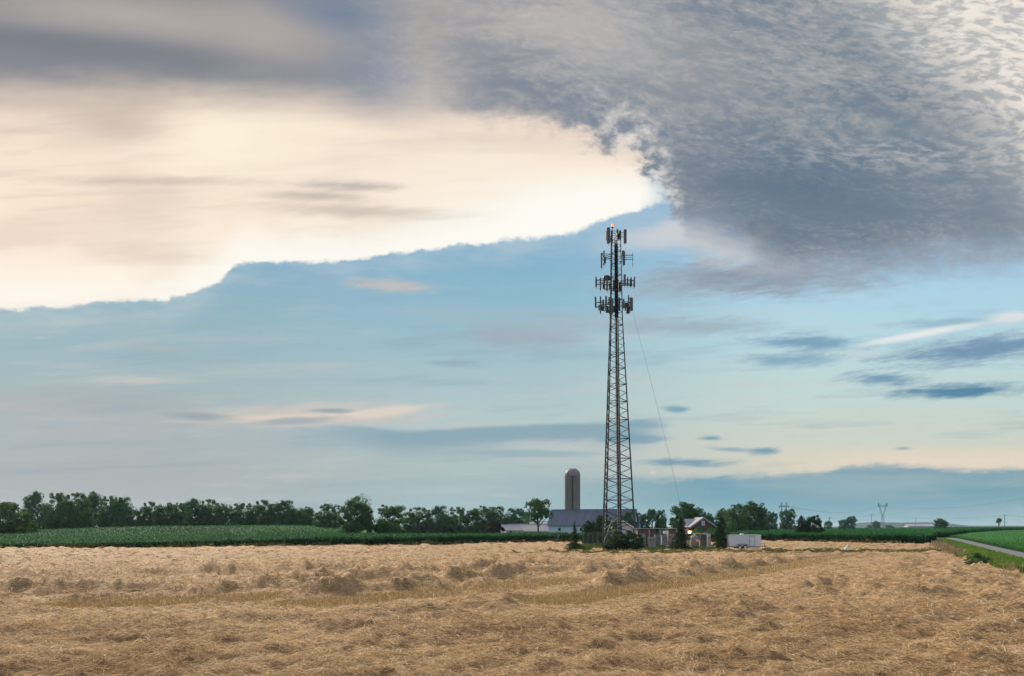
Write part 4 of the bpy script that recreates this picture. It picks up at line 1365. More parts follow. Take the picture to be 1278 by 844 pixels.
def undergrowth(px0, px1, d, hmax, gaps, n, label):
    px = ru.uniform(px0, px1, n)
    y = d + ru.normal(0, 2.5, n)
    x = (px - CX) / F * y
    top = hmax * (.62 + .38 * fbm(px * .06, px * 0, 302, 3))
    for a, b in gaps:
        top = np.where((px > a) & (px < b), top * .12, top)
    P = np.stack([x, y, H(x, y) + top * ru.uniform(0, 1, n) ** .8], -1)
    Nn = np.stack([np.zeros(n), -np.ones(n) * .6, np.ones(n) * .5], -1) + ru.normal(size=(n, 3)) * .7
    V, Q = diamonds(P, Nn, .75 * ru.uniform(.6, 1.3, n), ru, .62)
    t = .35 + .16 * ru.normal(size=n) + .2 * vnoise(px * .2, P[:, 2] * .6, 303)
    tag(link('undergrowth', raw_mesh('undergrowth', V, 4, Q, np.repeat(np.clip(t, 0, 1), 4)), M_LEAF), label, 'undergrowth', kind='stuff')


undergrowth(66, 395, 272, 6.5, [(112, 126), (164, 177), (276, 288)], 26000, 'dense undergrowth filling the foot of the hedgerow trees')
undergrowth(505, 660, 298, 6.0, [], 12000, 'dense undergrowth filling the foot of the even tree row')
# nearer shrubs and conifers by the compound
tree('spindly', 702, 732, 651, 688, 'thin young conifer with a bare leader left of the fence', 'conifer', d=103, z=0)
tree('bush', 752, 785, 662, 688, 'left half of the dark evergreen bush in front of the mast', 'bush', d=104, z=0)
tree('bush', 774, 805, 661, 688, 'right half of the dark evergreen bush in front of the mast', 'bush', d=104, z=0, rz=2.1)
tree('spruce', 834, 866, 645, 687, 'bushy conifer in front of the cabinets, beside the lit lamp', 'conifer', d=106, z=0)
tree('cedar', 887, 913, 644, 686, 'dark conifer at the left end of the white trailer', 'conifer', d=111, z=0)
tree('dome', 1205, 1236, 689, 707, 'round green shrub on the grass verge by the road', 'shrub', d=66)
# ------------------------------------------------------------------ lattice mast
M_GALV = mat('weathered_galvanised_steel', (.042, .054, .062), .65, .2, .15, 2.0, spec=.2)
M_GALVL = mat('bright_galvanised_steel', (.48, .49, .50), .5, .5, .12, 2.0)
M_BLACK = mat('black_cable_jacket', (.012, .014, .016), .85, 0, .2, 5, spec=.08)
M_PANEL = mat('grey_antenna_shell', (.085, .098, .118), .6, 0, .1, 1.5, spec=.2)
M_RADIO = mat('dark_radio_casing', (.045, .047, .053), .6, .05, .15, 3)
M_CONC = mat('concrete', (.36, .35, .33), .9, 0, .15, 4, .3)
M_WHITE = mat('white_paint', (.74, .75, .78), .5, 0, .06, 1.2)
M_WOOD = mat('old_grey_wood', (.16, .14, .12), .85, 0, .25, 2, stretch=(6, 6, .5))


def glow(name, c, k):
    m = bpy.data.materials.new(name)
    m.use_nodes = True
    nt = X.nt = m.node_tree
    bs = nt.nodes['Principled BSDF']
    tc = nt.nodes.new('ShaderNodeTexCoord')
    nz = noise(tc.outputs['Object'], 6, 2, .5)
    nt.links.new(cmix(nz, c, tuple(min(1, v * 1.15) for v in c[:3]) + (1,)), bs.inputs['Emission Color'])
    bs.inputs['Emission Strength'].default_value = k
    bs.inputs['Base Color'].default_value = c
    return m


TD, TPX = 119.0, 767.0
TX = gx(TPX, TD)
MPP = TD / F
PHI = math.radians(18.6)


def side(z):
    return np.interp(z, [0, 34, 47.6], [5.42, 2.02, 1.50])


def leg_at(k, z):
    r = side(z) / math.sqrt(3)
    # A near left, B far, C near right
    a = PHI + math.radians((210, 90, 330)[k])
    return Vector((r * math.cos(a), r * math.sin(a), z))


tower = empty('lattice_mast', (TX, TD, 0), 0, 'tall three-legged steel lattice mast carrying four tiers of antennas', 'mast')
MAST_TOP = 47.2
zs = [0.35]
while zs[-1] < MAST_TOP - .5:
    zs.append(zs[-1] + float(np.interp(zs[-1], [0, 20, 34, 47], [1.75, 1.35, .95, .85])))
zs[-1] = MAST_TOP
for k in range(3):
    pts = [leg_at(k, z) for z in (0.15, 12, 24, 34, MAST_TOP)]
    mb = MB().tube(pts, [.125, .11, .095, .08, .065], 8)
    for z in np.arange(6.1, 46, 6.1):
        mb.lathe([(.16, -.04), (.16, .04)], leg_at(k, z), 8)
    mb.build('leg', M_GALV, tower, True)
    p = leg_at(k, 0)
    MB().lathe([(.55, -.3), (.55, .22), (.5, .27)], (p.x, p.y, 0), 14).build('footing', M_CONC, tower)
for k in range(3):
    j = (k + 1) % 3
    mb = MB()
    for i in range(len(zs) - 1):
        z0, z1 = zs[i], zs[i + 1]
        r = float(np.interp(z0, [0, 30, 47], [.052, .042, .034]))
        a, b = (k, j) if i % 2 == 0 else (j, k)
        mb.tube([leg_at(a, z0), leg_at(b, z1)], r, 5)
        if z0 < 22:
            mb.tube([leg_at(b, z0), leg_at(a, z1)], r * .45, 4)
        if z0 < 30 and i % 2 == 0 or i % 4 == 0:
            mb.tube([leg_at(a, z0), leg_at(b, z0)], r * .9, 5)
        if z0 < 12:
            m0 = leg_at(a, z0).lerp(leg_at(b, z1), .5)
            mb.tube([m0, leg_at(b, z0)], r * .7, 4)
    mb.tube([leg_at(k, MAST_TOP - .05), leg_at(j, MAST_TOP - .05)], .035, 5)
    mb.build('face_bracing', M_GALV, tower)
# coax run on the B-C face, and the lighter climbing ladder on the A-C face
mb = MB()
for i in range(15):
    o = (i - 7) * .050
    pts = []
    for z in np.linspace(.6, 46.2 - .5 * (i % 4), 16):
        b, c = leg_at(1, z), leg_at(2, z)
        t = (c - b).normalized()
        m0 = (b + c) * .5
        m0 = Vector((m0.x * .9, m0.y * .9, z))
        sc = .8 + .2 * (1 - z / 47)
        pts.append(m0 + t * o * sc + Vector((0, 0, 0)))
    mb.tube(pts, .034, 5)
for z in np.arange(1, 46, 1.1):
    b, c = leg_at(1, z), leg_at(2, z)
    m0 = Vector(((b.x + c.x) * .45, (b.y + c.y) * .45, z))
    mb.tube([m0 - (c - b).normalized() * .36, m0 + (c - b).normalized() * .36], .03, 4)
mb.build('coax_cables', M_BLACK, tower)
mb = MB()
vs = []
for z in np.linspace(.8, 45.5, 12):
    b, c = leg_at(1, z), leg_at(2, z)
    t = (c - b).normalized()
    m0 = Vector(((b.x + c.x) * .46, (b.y + c.y) * .46, z))
    nrm = Vector((-t.y, t.x, 0)).normalized() * .02
    w = .33 * (.8 + .2 * (1 - z / 47))
    vs += [m0 - t * w - nrm, m0 + t * w - nrm, m0 + t * w + nrm, m0 - t * w + nrm]
n4 = len(vs) // 4
fs = [(3, 2, 1, 0), tuple((n4 - 1) * 4 + k for k in range(4))]
for i in range(n4 - 1):
    for k in range(4):
        j = (k + 1) % 4
        fs.append((i * 4 + k, i * 4 + j, i * 4 + 4 + j, i * 4 + 4 + k))
mb.add(vs, fs).build('cable_tray', M_RADIO, tower)
mb = MB()
P2 = {-1: [], 1: []}
for z in np.arange(.9, 34.5, .45):
    a, c = leg_at(0, z), leg_at(2, z)
    t = (c - a).normalized()
    m0 = (a + c) * .5
    for s in (-1, 1):
        P2[s].append(m0 + t * .17 * s)
    mb.tube([m0 - t * .17, m0 + t * .17], .016, 4)
for s in (-1, 1):
    mb.tube(P2[s], .032, 5)
mb.build('climbing_ladder', M_GALVL, tower)
# bent lead-in struts at the foot
mb = MB()
a, b, c = (leg_at(k, 1.2) for k in range(3))
mb.tube([leg_at(0, .4), leg_at(2, 4.2).lerp(leg_at(0, 4.2), .72)], .035, 6).tube([leg_at(0, 2.6), leg_at(2, 4.6).lerp(leg_at(0, 4.6), .5)], .03, 6).tube([leg_at(0, .4), leg_at(0, 4.6).lerp(leg_at(1, 4.6), .8)], .045, 6)
mb.build('foot_strut', mat('dull_strut_steel', (.30, .31, .32), .6, .2, .12, 2), tower)


def ax(px, depth):
    """Offset from the mast axis for a photo column, depth metres behind the axis."""
    return (px - TPX) * MPP * (TD + depth) / TD + (TX * depth / TD)


def az(py, depth=0.0):
    return gz(py, TD + depth)


def tier(rows, ringy, arms):
    """rows: (px, y_top, y_bottom, width_px, depth, kind)."""
    zc = az(ringy)
    mounts = [MB(), MB(), MB()]
    items = []
    near = lambda x, y: min(range(3), key=lambda q: (leg_at(q, zc).xy - Vector((x, y))).length)
    for px, y0, y1, w, dep, kind in rows:
        x, z0, z1 = ax(px, dep), az(y1, dep), az(y0, dep)
        hgt, wid = z1 - z0, w * MPP
        ang = math.atan2(dep, x)
        sec = near(x, dep)
        mount = mounts[sec]
        if kind in 'pws':
            mount.tube([(x * .96, dep * .96, min(z0 - .25, zc - .35)), (x * .96, dep * .96, max(z1 - .3, zc + .5))], .035, 6)
        if kind == 'p':
            items.append(('panel_antenna', M_PANEL, MB().box((x, dep, (z0 + z1) / 2), (.17, max(.24, wid), hgt) if abs(x) > abs(dep) * 1.2 and w < 3.2 else (max(.26, wid), .17, hgt), ang * .15, .04), sec))
        elif kind == 's':
            items.append(('panel_antenna', M_PANEL, MB().box((x, dep, (z0 + z1) / 2), (wid, .2, hgt), .35, .05), sec))
        elif kind == 'r':
            b = MB().box((x, dep, (z0 + z1) / 2), (wid, .26, hgt), .2, .03)
            for q in (-1, 0, 1):
                b.box((x + q * wid * .28, dep - .16, (z0 + z1) / 2), (.03, .06, hgt * .8), .2)
            items.append(('radio_unit', M_RADIO, b, sec))
        elif kind == 'd':
            r = wid / 2
            b = MB().lathe([(r * .55, -r * .62), (r * .95, -r * .45), (r, -.05), (r, r * .28), (r * .85, r * .52), (r * .45, r * .68), (.02, r * .72)], (x, dep, (z0 + z1) / 2), 20)
            items.append(('microwave_dish', M_RADIO, b, sec))
    # ring pipes and stand-off arms
    for zz in (zc - .32, zc + .32):
        for k in range(3):
            l = leg_at(k, zz)
            for (px, dep) in arms[k]:
                mounts[k].tube([l, (ax(px, dep), dep, zz)], .04, 6)
        for k in range(3):
            pts = [(ax(px, dep), dep, zz) for px, dep in arms[k]]
            if len(pts) > 1:
                mounts[k].tube(pts, .045, 6)
    for px, y0, y1, w, dep, kind in rows:
        x = ax(px, dep)
        k = near(x, dep)
        l = leg_at(k, zc)
        mounts[k].tube([(l.x, l.y, zc), (x * .96, dep * .96, zc)], .03, 5)
    ms = [m_.build('antenna_mount', M_GALV, tower) for m_ in mounts]
    for nm, mt, b, sec in items:
        b.build(nm, mt, ms[sec], nm == 'microwave_dish')


tier([(759.4, 284, 304, 4.2, -1.0, 'p'), (757.0, 288, 300, 1.4, .4, 'p'), (763.4, 288.5, 303, 2.6, .9, 'p'), (770.4, 286, 297, 2.4, 1.3, 'p'), (774.2, 287.5, 298, 1.8, 1.0, 'p'),
      (780.2, 286.5, 304, 3.8, -.4, 'p'), (771.5, 291, 299, 3.4, .4, 'r'), (761.0, 297, 302, 3.4, .2, 'r')], 294, [[(758.5, -1.0)], [(771, 1.3)], [(780, -.4)]])
tier([(750.6, 316, 334.5, 2.6, -.9, 'p'), (753.4, 313, 331, 3.0, .3, 'p'), (754.6, 321, 329, 3.0, 0, 'r'), (778.6, 314, 331, 3.2, -.3, 'p'), (777.4, 313, 320, 3.4, .2, 'r'), (768, 318, 329, 3.0, 2.2, 'p'),
      (790.4, 313, 331, .9, -.2, 'w')], 322, [[(751, -.9), (753.4, .3)], [(768, 2.2)], [(778, -.3), (790.4, -.2)]])
tier([(743.8, 345.5, 358.5, 2.6, -.6, 'p'), (749.3, 347, 362, 2.2, -1.5, 'p'), (753.8, 349, 361, 1.6, 1.4, 'p'), (757.6, 349, 363, 2.2, -2.0, 'p'), (757.0, 342.8, 351.5, 9.2, .4, 'd'), (766, 349, 362, 2.6, 2.8, 'p'),
      (771, 350, 362, 2.4, 3.0, 'p'), (779.6, 342.5, 357, 2.8, -1.2, 'p'), (783.4, 346, 357.5, 1.6, 1.0, 'p'), (787.2, 348.5, 357.5, 2.8, -.3, 'r'), (787.6, 346, 358, 1.8, .6, 'p'), (791.9, 345.5, 358.5, 2.6, -.5, 'p'),
      (753, 354, 360, 2.6, -.8, 'r'), (761, 354, 361, 3.0, -.8, 'r'), (773.6, 352, 364, 3.4, .6, 'r')], 354.5, [[(743.8, -.6), (757.6, -2.0)], [(753.8, 1.4), (771, 3.0)], [(779.6, -1.2), (791.9, -.5)]])
tier([(743.2, 370.5, 384, 2.8, -.5, 'p'), (749.4, 370, 391, 2.8, -1.6, 'p'), (752.6, 374, 383, 2.0, 1.5, 'p'), (756.4, 369.5, 388, 2.2, -2.2, 'p'), (760.4, 371, 391, 2.6, 1.9, 'p'), (764.2, 373, 391, 2.6, -2.4, 'p'),
      (769, 371, 388, 2.6, 3.0, 'p'), (773, 372, 388, 2.4, 2.6, 'p'), (778.4, 373, 385, 1.8, -1.4, 'p'), (784.4, 368.5, 389, 2.4, .6, 'p'), (787.8, 371.5, 388, 4.6, -.6, 's'), (781.4, 378, 388, 4.2, .2, 'r'), (783.6, 383, 391.5, 4.6, -.4, 'r'),
      (749.0, 381, 387.5, 4.2, -.9, 'r'), (757.6, 383, 390.5, 3.8, -1.4, 'r'), (761.4, 380, 390, 3.4, -.4, 'r'), (765.6, 382, 389, 3.2, .8, 'r'), (752.4, 383, 388, 3.0, .6, 'r')],
     382, [[(743.2, -.5), (764.2, -2.4)], [(752.6, 1.5), (773, 2.6)], [(778.4, -1.4), (787.8, -.6)]])
bx_, bz = ax(764.4, -.2), az(285)
b = MB().tube([(bx_, -.2, MAST_TOP - .3), (bx_, -.2, bz)], .05, 6).lathe([(.16, 0), (.18, .06), (.18, .12)], (bx_, -.2, bz), 10).build('beacon', M_RADIO, tower)
MB().lathe([(.15, .12), (.17, .2), (.17, .42), (.12, .52), (.03, .56)], (bx_, -.2, bz), 12).build('beacon_lens', glow('red_beacon_glass', (1, .13, .05, 1), 1.1), b, True)

# the slack line from the third tier down into the yard
pts = []
p0, p1 = Vector((ax(789, -.6) + TX, TD - .6, az(389))), Vector((gx(857, 110), 110, 2.0))
for t in np.linspace(0, 1, 24):
    p = p0.lerp(p1, float(t))
    p.z -= 2.2 * 4 * t * (1 - t) * .35
    p.x += .9 * 4 * t * (1 - t) * .5
    pts.append(p)
tag(MB().tube(pts, .016, 4).build('hoist_line', mat('grey_rope', (.22, .22, .22), .8, 0, .2, 3)), 'thin slack line hanging from the upper part of the mast down to the yard', 'rope')

# ------------------------------------------------------------------ fence round the yard
FEN = [(16.0, 129.0), (gx(727.6, 113.0), 113.0), (gx(745.5, 112.6), 112.6), (gx(800, 112.2), 112.2), (gx(842, 111.8), 111.8), (gx(874, 111.6), 111.6)]
FEN2 = [(gx(882, 111.6), 111.6), (gx(887, 111.6), 111.6), (27.0, 129.0), (16.0, 129.0)]
fence = empty('chain_link_fence', (FEN[1][0], FEN[1][1], 0), 0, 'grey chain-link fence enclosing the equipment yard at the foot of the mast', 'fence')
org = Vector((FEN[1][0], FEN[1][1], 0))
M_LINK = mat('galvanised_wire', (.13, .135, .14), .6, .3, .15, 3, spec=.2)
wires, rails, posts = [], MB(), []
nv = 0
WV, WQ = [], []
for path in (FEN, FEN2):
    for (x0, y0), (x1, y1) in zip(path[:-1], path[1:]):
        L = math.hypot(x1 - x0, y1 - y0)
        n = max(1, round(L / 3.0))
        ux, uy = (x1 - x0) / L, (y1 - y0) / L
        for i in range(n + 1):
            q = (x0 + ux * L * i / n - org.x, y0 + uy * L * i / n - org.y)
            if all(math.hypot(q[0] - r[0], q[1] - r[1]) > .4 for r in posts):
                posts.append(q)
        rails.tube([(x0 - org.x, y0 - org.y, 2.12), (x1 - org.x, y1 - org.y, 2.12)], .028, 6)
        for zz in (2.28, 2.40):
            rails.tube([(x0 - org.x, y0 - org.y, zz), (x1 - org.x, y1 - org.y, zz)], .006, 3)
        hgt, w, stp = 2.1, .0026, .075
        for sg in (1, -1):
            for s in np.arange(-hgt, L, stp):
                s0, s1 = max(s, 0), min(s + hgt, L)
                if s1 - s0 < .02:
                    continue
                za, zb = (s0 - s), (s1 - s)
                if sg < 0:
                    za, zb = hgt - za, hgt - zb
                A = (x0 + ux * s0 - org.x, y0 + uy * s0 - org.y)
                B = (x0 + ux * s1 - org.x, y0 + uy * s1 - org.y)
                WV += [(A[0] - ux * w, A[1] - uy * w, za + .02), (A[0] + ux * w, A[1] + uy * w, za + .02), (B[0] + ux * w, B[1] + uy * w, zb + .02), (B[0] - ux * w, B[1] - uy * w, zb + .02)]
link('wire_mesh', raw_mesh('wire_mesh', np.array(WV), 4, np.arange(len(WV))), M_LINK, fence)
rails.build('top_rail', M_LINK, fence)
for q in posts:
    MB().tube([(q[0], q[1], -.1), (q[0], q[1], 2.2), (q[0], q[1] - .0, 2.45)], [.038, .038, .02], 8).build('post', M_LINK, fence)

gate = empty('yard_gate', (gx(878, 111.5), 111.5, 0), 0, 'dark narrow gate between grey tank and white cabinet, right end of yard fence', 'gate')
fr = MB()
gw = .42
for s in (-1, 1):
    fr.tube([(s * gw, 0, .1), (s * gw, 0, 2.0)], .03, 6)
for z in (.1, 1.05, 2.0):
    fr.tube([(-gw, 0, z), (gw, 0, z)], .025, 6)
fr.build('gate_frame', M_LINK, gate)
sl = MB()
for i in range(9):
    sl.box((-gw + .05 + i * .093, .03, 1.05), (.085, .012, 1.84))
sl.build('privacy_slats', mat('dark_slats', (.045, .048, .05), .7, 0, .2, 3), gate)

# ------------------------------------------------------------------ equipment in the yard


def col(name, r, g, b, rough=.55):
    return mat(name, (r, g, b), rough, 0, .1, 1.5)


def cabinet(px0, px1, ytop, d, m, label, doors=1, depth=.9, legs=False, zb=.12, name='equipment_cabinet'):
    x0, x1 = gx(px0, d), gx(px1, d)
    zt = gz(ytop, d)
    w, h = x1 - x0, zt - zb
    r = empty(name, ((x0 + x1) / 2, d + depth / 2, 0), 0, label, 'cabinet', 'metal cabinets in the yard')
    MB().box((0, 0, zb + h / 2), (w, depth, h), 0, .025).build('case', m, r)
    MB().box((0, 0, zt + .03), (w + .06, depth + .06, .06), 0, .02).build('cover', m, r)
    MB().box((0, 0, zb / 2 - .05), (w + .2, depth + .2, zb + .09)).build('plinth', M_CONC, r)
    for i in range(doors):
        dw = w / doors
        cxx = -w / 2 + dw * (i + .5)
        dr = MB().box((cxx, -depth / 2 - .012, zb + h / 2), (dw - .05, .024, h - .10), 0, .01).build('door', m, r)
        lv = MB()
        for k in range(6):
            lv.box((cxx, -depth / 2 - .03, zb + h * .68 + k * .05), (dw * .55, .014, .022))
        lv.build('louvre', M_RADIO, dr)
        MB().box((cxx + dw * .36, -depth / 2 - .04, zb + h * .5), (.03, .04, .16)).build('handle', M_RADIO, dr)
    return r


cabinet(797, 806, 669, 115.0, col('pale_grey_paint', .27, .30, .33), 'pale blue-grey cabinet at the right edge of the dark evergreen bush', 1)
cabinet(809.6, 818.4, 671, 113.6, col('light_grey_paint', .30, .31, .33), 'low light grey two-door cabinet, lowest of the yard cabinets', 2)
cabinet(817.8, 825.6, 668.4, 116.4, col('grey_paint', .20, .21, .23), 'mid grey single-door cabinet between the low two-door cabinet and the white raised box', 1)
cabinet(826.2, 833.2, 668.8, 114.6, col('bluish_grey_paint', .22, .26, .32), 'bluish grey two-door cabinet directly under the white raised box', 2)
cabinet(834.0, 844.0, 667.8, 115.6, col('pinkish_beige_paint', .30, .26, .26), 'wide pinkish beige cabinet partly behind the bushy conifer', 2, 1.2, zb=.62)
cabinet(882.6, 886.6, 667.2, 113.0, M_WHITE, 'slim upright white cabinet right of the dark gate', 1, .5)

# raised white unit
x = gx(831, 118.5)
hf = empty('raised_unit', (x, 118.5, 0), 0, 'white box held up on two posts above the grey cabinets', 'electrical box')
pm = MB()
for s in (-.32, .32):
    pm.tube([(s, .12, -.1), (s, .12, 2.6)], .04, 8)
pm.tube([(-.45, .12, 2.0), (.45, .12, 2.0)], .025, 6)
pm.build('frame', M_GALV, hf)
MB().box((0, 0, 2.28), (.78, .24, .46), 0, .03).build('box', M_WHITE, hf)

# brown shelters


def shelter(px0, px1, ytop, d, depth, label, name='equipment_shelter'):
    x0, x1 = gx(px0, d), gx(px1, d)
    zt = gz(ytop, d)
    w = x1 - x0
    r = empty(name, ((x0 + x1) / 2, d + depth / 2, 0), 0, label, 'shelter')
    MB().box((0, 0, zt / 2), (w, depth, zt - .12), 0, .03).build('wall', mat('red_brown_aggregate', (.155, .085, .075), .9, 0, .3, 14, .4), r)
    MB().box((0, 0, zt - .02), (w + .24, depth + .24, .11), 0, .03).build('roof', mat('brown_roof_edge', (.12, .085, .08), .8, 0, .2, 3), r)
    dr = MB().box((w * .22, -depth / 2 - .02, 1.1), (min(.95, w * .4), .05, 2.05), 0, .01).build('door', mat('brown_door', (.12, .08, .07), .6, 0, .1, 2), r)
    MB().box((w * .22 + .12, -depth / 2 - .07, 1.05), (.05, .06, .14)).build('handle', M_GALV, dr)
    ac = MB().box((-w * .26, -depth / 2 - .18, 1.6), (min(.9, w * .36), .34, .9), 0, .03).build('air_conditioner', mat('beige_unit', (.33, .30, .27), .6, 0, .1, 2), r)
    return r


shelter(796, 817, 661, 124, 3.2, 'wide low red-brown shelter behind the pale cabinets')
shelter(834.6, 842.4, 661, 121, 2.0, 'small red-brown hut behind the wide pinkish beige cabinet')

# generator on a skid
d = 114.0
g = empty('generator', (gx(836, d), d - .6, 0), 0, 'dark generator on a low skid in front of the pinkish beige cabinet', 'generator')
MB().box((-.45, 0, .12), (.09, 1.0, .14)).box((.45, 0, .12), (.09, 1.0, .14)).build('skid', M_RADIO, g)
MB().box((0, 0, .5), (1.5, .6, .5), 0, .1).build('engine', M_RADIO, g)
MB().tube([(.5, 0, .74), (.5, 0, 1.0), (.62, 0, 1.08)], .04, 8).build('exhaust', M_GALV, g)
MB().lathe([(.24, -.16), (.28, 0), (.24, .16)], (-.45, -.2, .42), 14).build('fan_cover', M_GALVL, g)

# cable bridge from the mast to the cabinets
x0, x1, d = gx(788, 116.2), gx(845, 116.2), 116.2
zt = gz(659.8, d)
ib = empty('cable_bridge', (x0, d, 0), 0, 'pale raised cable bridge on posts between the mast and the cabinets', 'cable bridge')
tr = MB()
for s in (-.22, .22):
    tr.tube([(0, s, zt), (x1 - x0, s, zt)], .035, 6)
for t in np.arange(.2, x1 - x0, .35):
    tr.tube([(t, -.22, zt), (t, .22, zt)], .016, 4)
tr.build('tray', M_GALVL, ib)
cb = MB()
for s in (-.12, -.04, .05, .13):
    cb.tube([(0, s, zt - .10), (x1 - x0 - .5, s, zt - .10), (x1 - x0 - .4, s, zt - .9)], .03, 5)
cb.build('cables', M_BLACK, ib)
for t in (.5, 2.6, 4.2, x1 - x0 - .05):
    MB().tube([(t, 0, -.1), (t, 0, zt - .02)], .045, 8).lathe([(.11, 0), (.11, .03)], (t, 0, .0), 8).build('post', M_GALVL, ib)

# grey tank lit by the lamp
d = 112.6
tk = empty('storage_tank', (gx(868.4, d), d + .8, 0), 0, 'rounded grey and beige tank beside the lit lamp at the right of the yard', 'tank')
MB().lathe([(.0, .25), (.40, .28), (.56, .40), (.58, .6), (.58, 1.5), (.54, 1.72), (.38, 1.86), (.12, 1.92)], (0, 0, 0), 24).build('body', mat('chalky_grey', (.26, .235, .22), .7, 0, .2, 2.5), tk, True)
lg = MB()
for a in (.8, 2.35, 3.9, 5.5):
    lg.box((.42 * math.cos(a), .42 * math.sin(a), .15), (.08, .08, .4))
lg.build('feet', M_GALV, tk)
MB().lathe([(.10, 0), (.12, .14), (.06, .2)], (0, 0, 1.9), 12).build('valve_cap', M_WHITE, tk)
MB().box((.25, -.60, 1.2), (.34, .08, .42), 0, .02).build('gauge_box', M_WHITE, tk)

# the lit floodlight
d = 109.4
lx, lz = gx(860.6, d), gz(664.2, d)
fl = empty('yard_lamp', (lx, d, 0), 0, 'lit orange lamp on a short post right of the bushy conifer', 'lamp')
MB().tube([(0, .15, -.1), (0, .15, lz + .1)], .045, 8).tube([(0, .15, lz + .05), (0, .0, lz + .16)], .03, 6).build('post', M_GALV, fl)
MB().box((0, .06, lz + .20), (.46, .34, .10), 0, .03).build('housing', M_RADIO, fl)
MB().lathe([(.03, -.16), (.14, -.13), (.19, -.02), (.19, .13)], (0, 0, lz), 14).build('lens', glow('sodium_lamp_glass', (1, .42, .13, 1), 3.5), fl, True)
pl = bpy.data.lights.new('lamp_light', 'POINT')
pl.energy = 70
pl.color = (1, .50, .20)
pl.shadow_soft_size = .2
plo = bpy.data.objects.new('lamp_light', pl)
COL.objects.link(plo)
plo.location = (0, -.32, lz - .05)
plo.parent = fl

# ------------------------------------------------------------------ white cargo trailer
d = 109.4
xa, xb = gx(910, d), gx(951.5, d)
TLn, zt, zb = xb - xa, gz(667.6, d), .42
W_ = 1.9
tl = empty('cargo_trailer', ((xa + xb) / 2, d + W_ / 2, 0), 0, 'white enclosed two-axle cargo trailer parked at the edge of the straw', 'trailer')
M_TRL = mat('white_trailer_skin', (.60, .66, .75), .45, 0, .05, .8)
nose = .75
poly = [(-TLn / 2, -W_ / 2), (TLn / 2 - nose, -W_ / 2), (TLn / 2, -W_ * .18), (TLn / 2, W_ * .18), (TLn / 2 - nose, W_ / 2), (-TLn / 2, W_ / 2)]
n = len(poly)
vs = [(x, y, zb) for x, y in poly] + [(x, y, zt - .05) for x, y in poly] + [(x * .985, y * .96, zt) for x, y in poly]
fs = [tuple(range(n - 1, -1, -1)), tuple(range(2 * n, 3 * n))]
for k in (0, 1):
    for i in range(n):
        j = (i + 1) % n
        fs.append((k * n + i, k * n + j, (k + 1) * n + j, (k + 1) * n + i))
body = MB().add(vs, fs)
for t in np.arange(-TLn / 2 + .4, TLn / 2 - nose, .61):
    body.box((t, -W_ / 2 - .004, (zb + zt) / 2), (.018, .012, zt - zb - .16))
body.build('body', M_TRL, tl)
tm = MB()
tm.box((-.37, -W_ / 2 - .012, zb + .03), (TLn - nose, .03, .06)).box((-.37, -W_ / 2 - .012, zt - .035), (TLn - nose, .03, .05)).box((-TLn / 2, -W_ / 2 - .005, (zb + zt) / 2), (.05, .03, zt - zb))
tm.build('trim', M_GALVL, tl)
dr = MB().box((TLn * .185, -W_ / 2 - .02, zb + .74), (.66, .03, 1.34), 0, .012).build('door', M_TRL, tl)
MB().box((TLn * .185 - .27, -W_ / 2 - .05, zb + .70), (.05, .05, .2)).build('handle', M_RADIO, dr)
MB().box((TLn * .185, -W_ / 2 - .008, zb + .74), (.72, .012, 1.42)).build('door_seal', M_RADIO, dr)
vt = MB().box((-TLn * .06, 0, zt + .05), (.4, .4, .12), 0, .04).build('roof_vent', M_WHITE, tl)
MB().box((-TLn * .06, 0, zt + .14), (.46, .46, .06), 0, .03).build('vent_lid', M_WHITE, vt)
M_TYRE = mat('tyre_rubber', (.02, .02, .021), .8, 0, .2, 5)
for sy in (-1, 1):
    fm = MB()
    for wx in (-.36, .36):
        xw = -TLn * .10 + wx
        wh = empty('wheel', (0, 0, 0))
        wh.parent = tl
        ty = MB()
        prof = [(.15, -.09), (.27, -.10), (.315, -.07), (.325, 0), (.315, .07), (.27, .10), (.15, .09)]
        for q in prof:
            pass
        t2 = MB().lathe(prof, (0, 0, 0), 20)
        t2.v = [(x + xw, z + sy * (W_ / 2 + .0), y + .325) for x, y, z in t2.v]
        t2.build('tyre', M_TYRE, wh, True)
        t3 = MB().lathe([(.03, -.11), (.17, -.105), (.19, -.08), (.19, .08), (.17, .105), (.03, .11)], (0, 0, 0), 16)
        t3.v = [(x + xw, z + sy * (W_ / 2 + .0), y + .325) for x, y, z in t3.v]
        t3.build('rim', M_WHITE, wh, True)
    pts = [(-TLn * .10 + u, sy * (W_ / 2 + .03), .36 + .36 * v) for u, v in ((-.80, .70), (-.70, .95), (-.45, 1.06), (.45, 1.06), (.70, .95), (.80, .70))]
    for p, q in zip(pts[:-1], pts[1:]):
        fm.add([(p[0], p[1] - .13, p[2]), (q[0], q[1] - .13, q[2]), (q[0], q[1] + .1, q[2]), (p[0], p[1] + .1, p[2]), (p[0], p[1] - .13, p[2] + .02), (q[0], q[1] - .13, q[2] + .02), (q[0], q[1] + .1, q[2] + .02), (p[0], p[1] + .1, p[2] + .02)],
               [(3, 2, 1, 0), (4, 5, 6, 7), (0, 1, 5, 4), (2, 3, 7, 6)])
    fm.build('mudguard', M_RADIO, tl)
dw = MB()
for s in (-1, 1):
    dw.tube([(TLn / 2 - .6, s * .6, .42), (TLn / 2 + .75, 0, .45)], .045, 6)
dw.tube([(TLn / 2 + .6, 0, .45), (TLn / 2 + .95, 0, .47)], .06, 8).tube([(TLn / 2 + .62, 0, .9), (TLn / 2 + .62, 0, .05)], .035, 8).lathe([(.10, 0), (.10, .03)], (TLn / 2 + .62, 0, .0), 10)
dw.build('tow_bar', M_RADIO, tl)
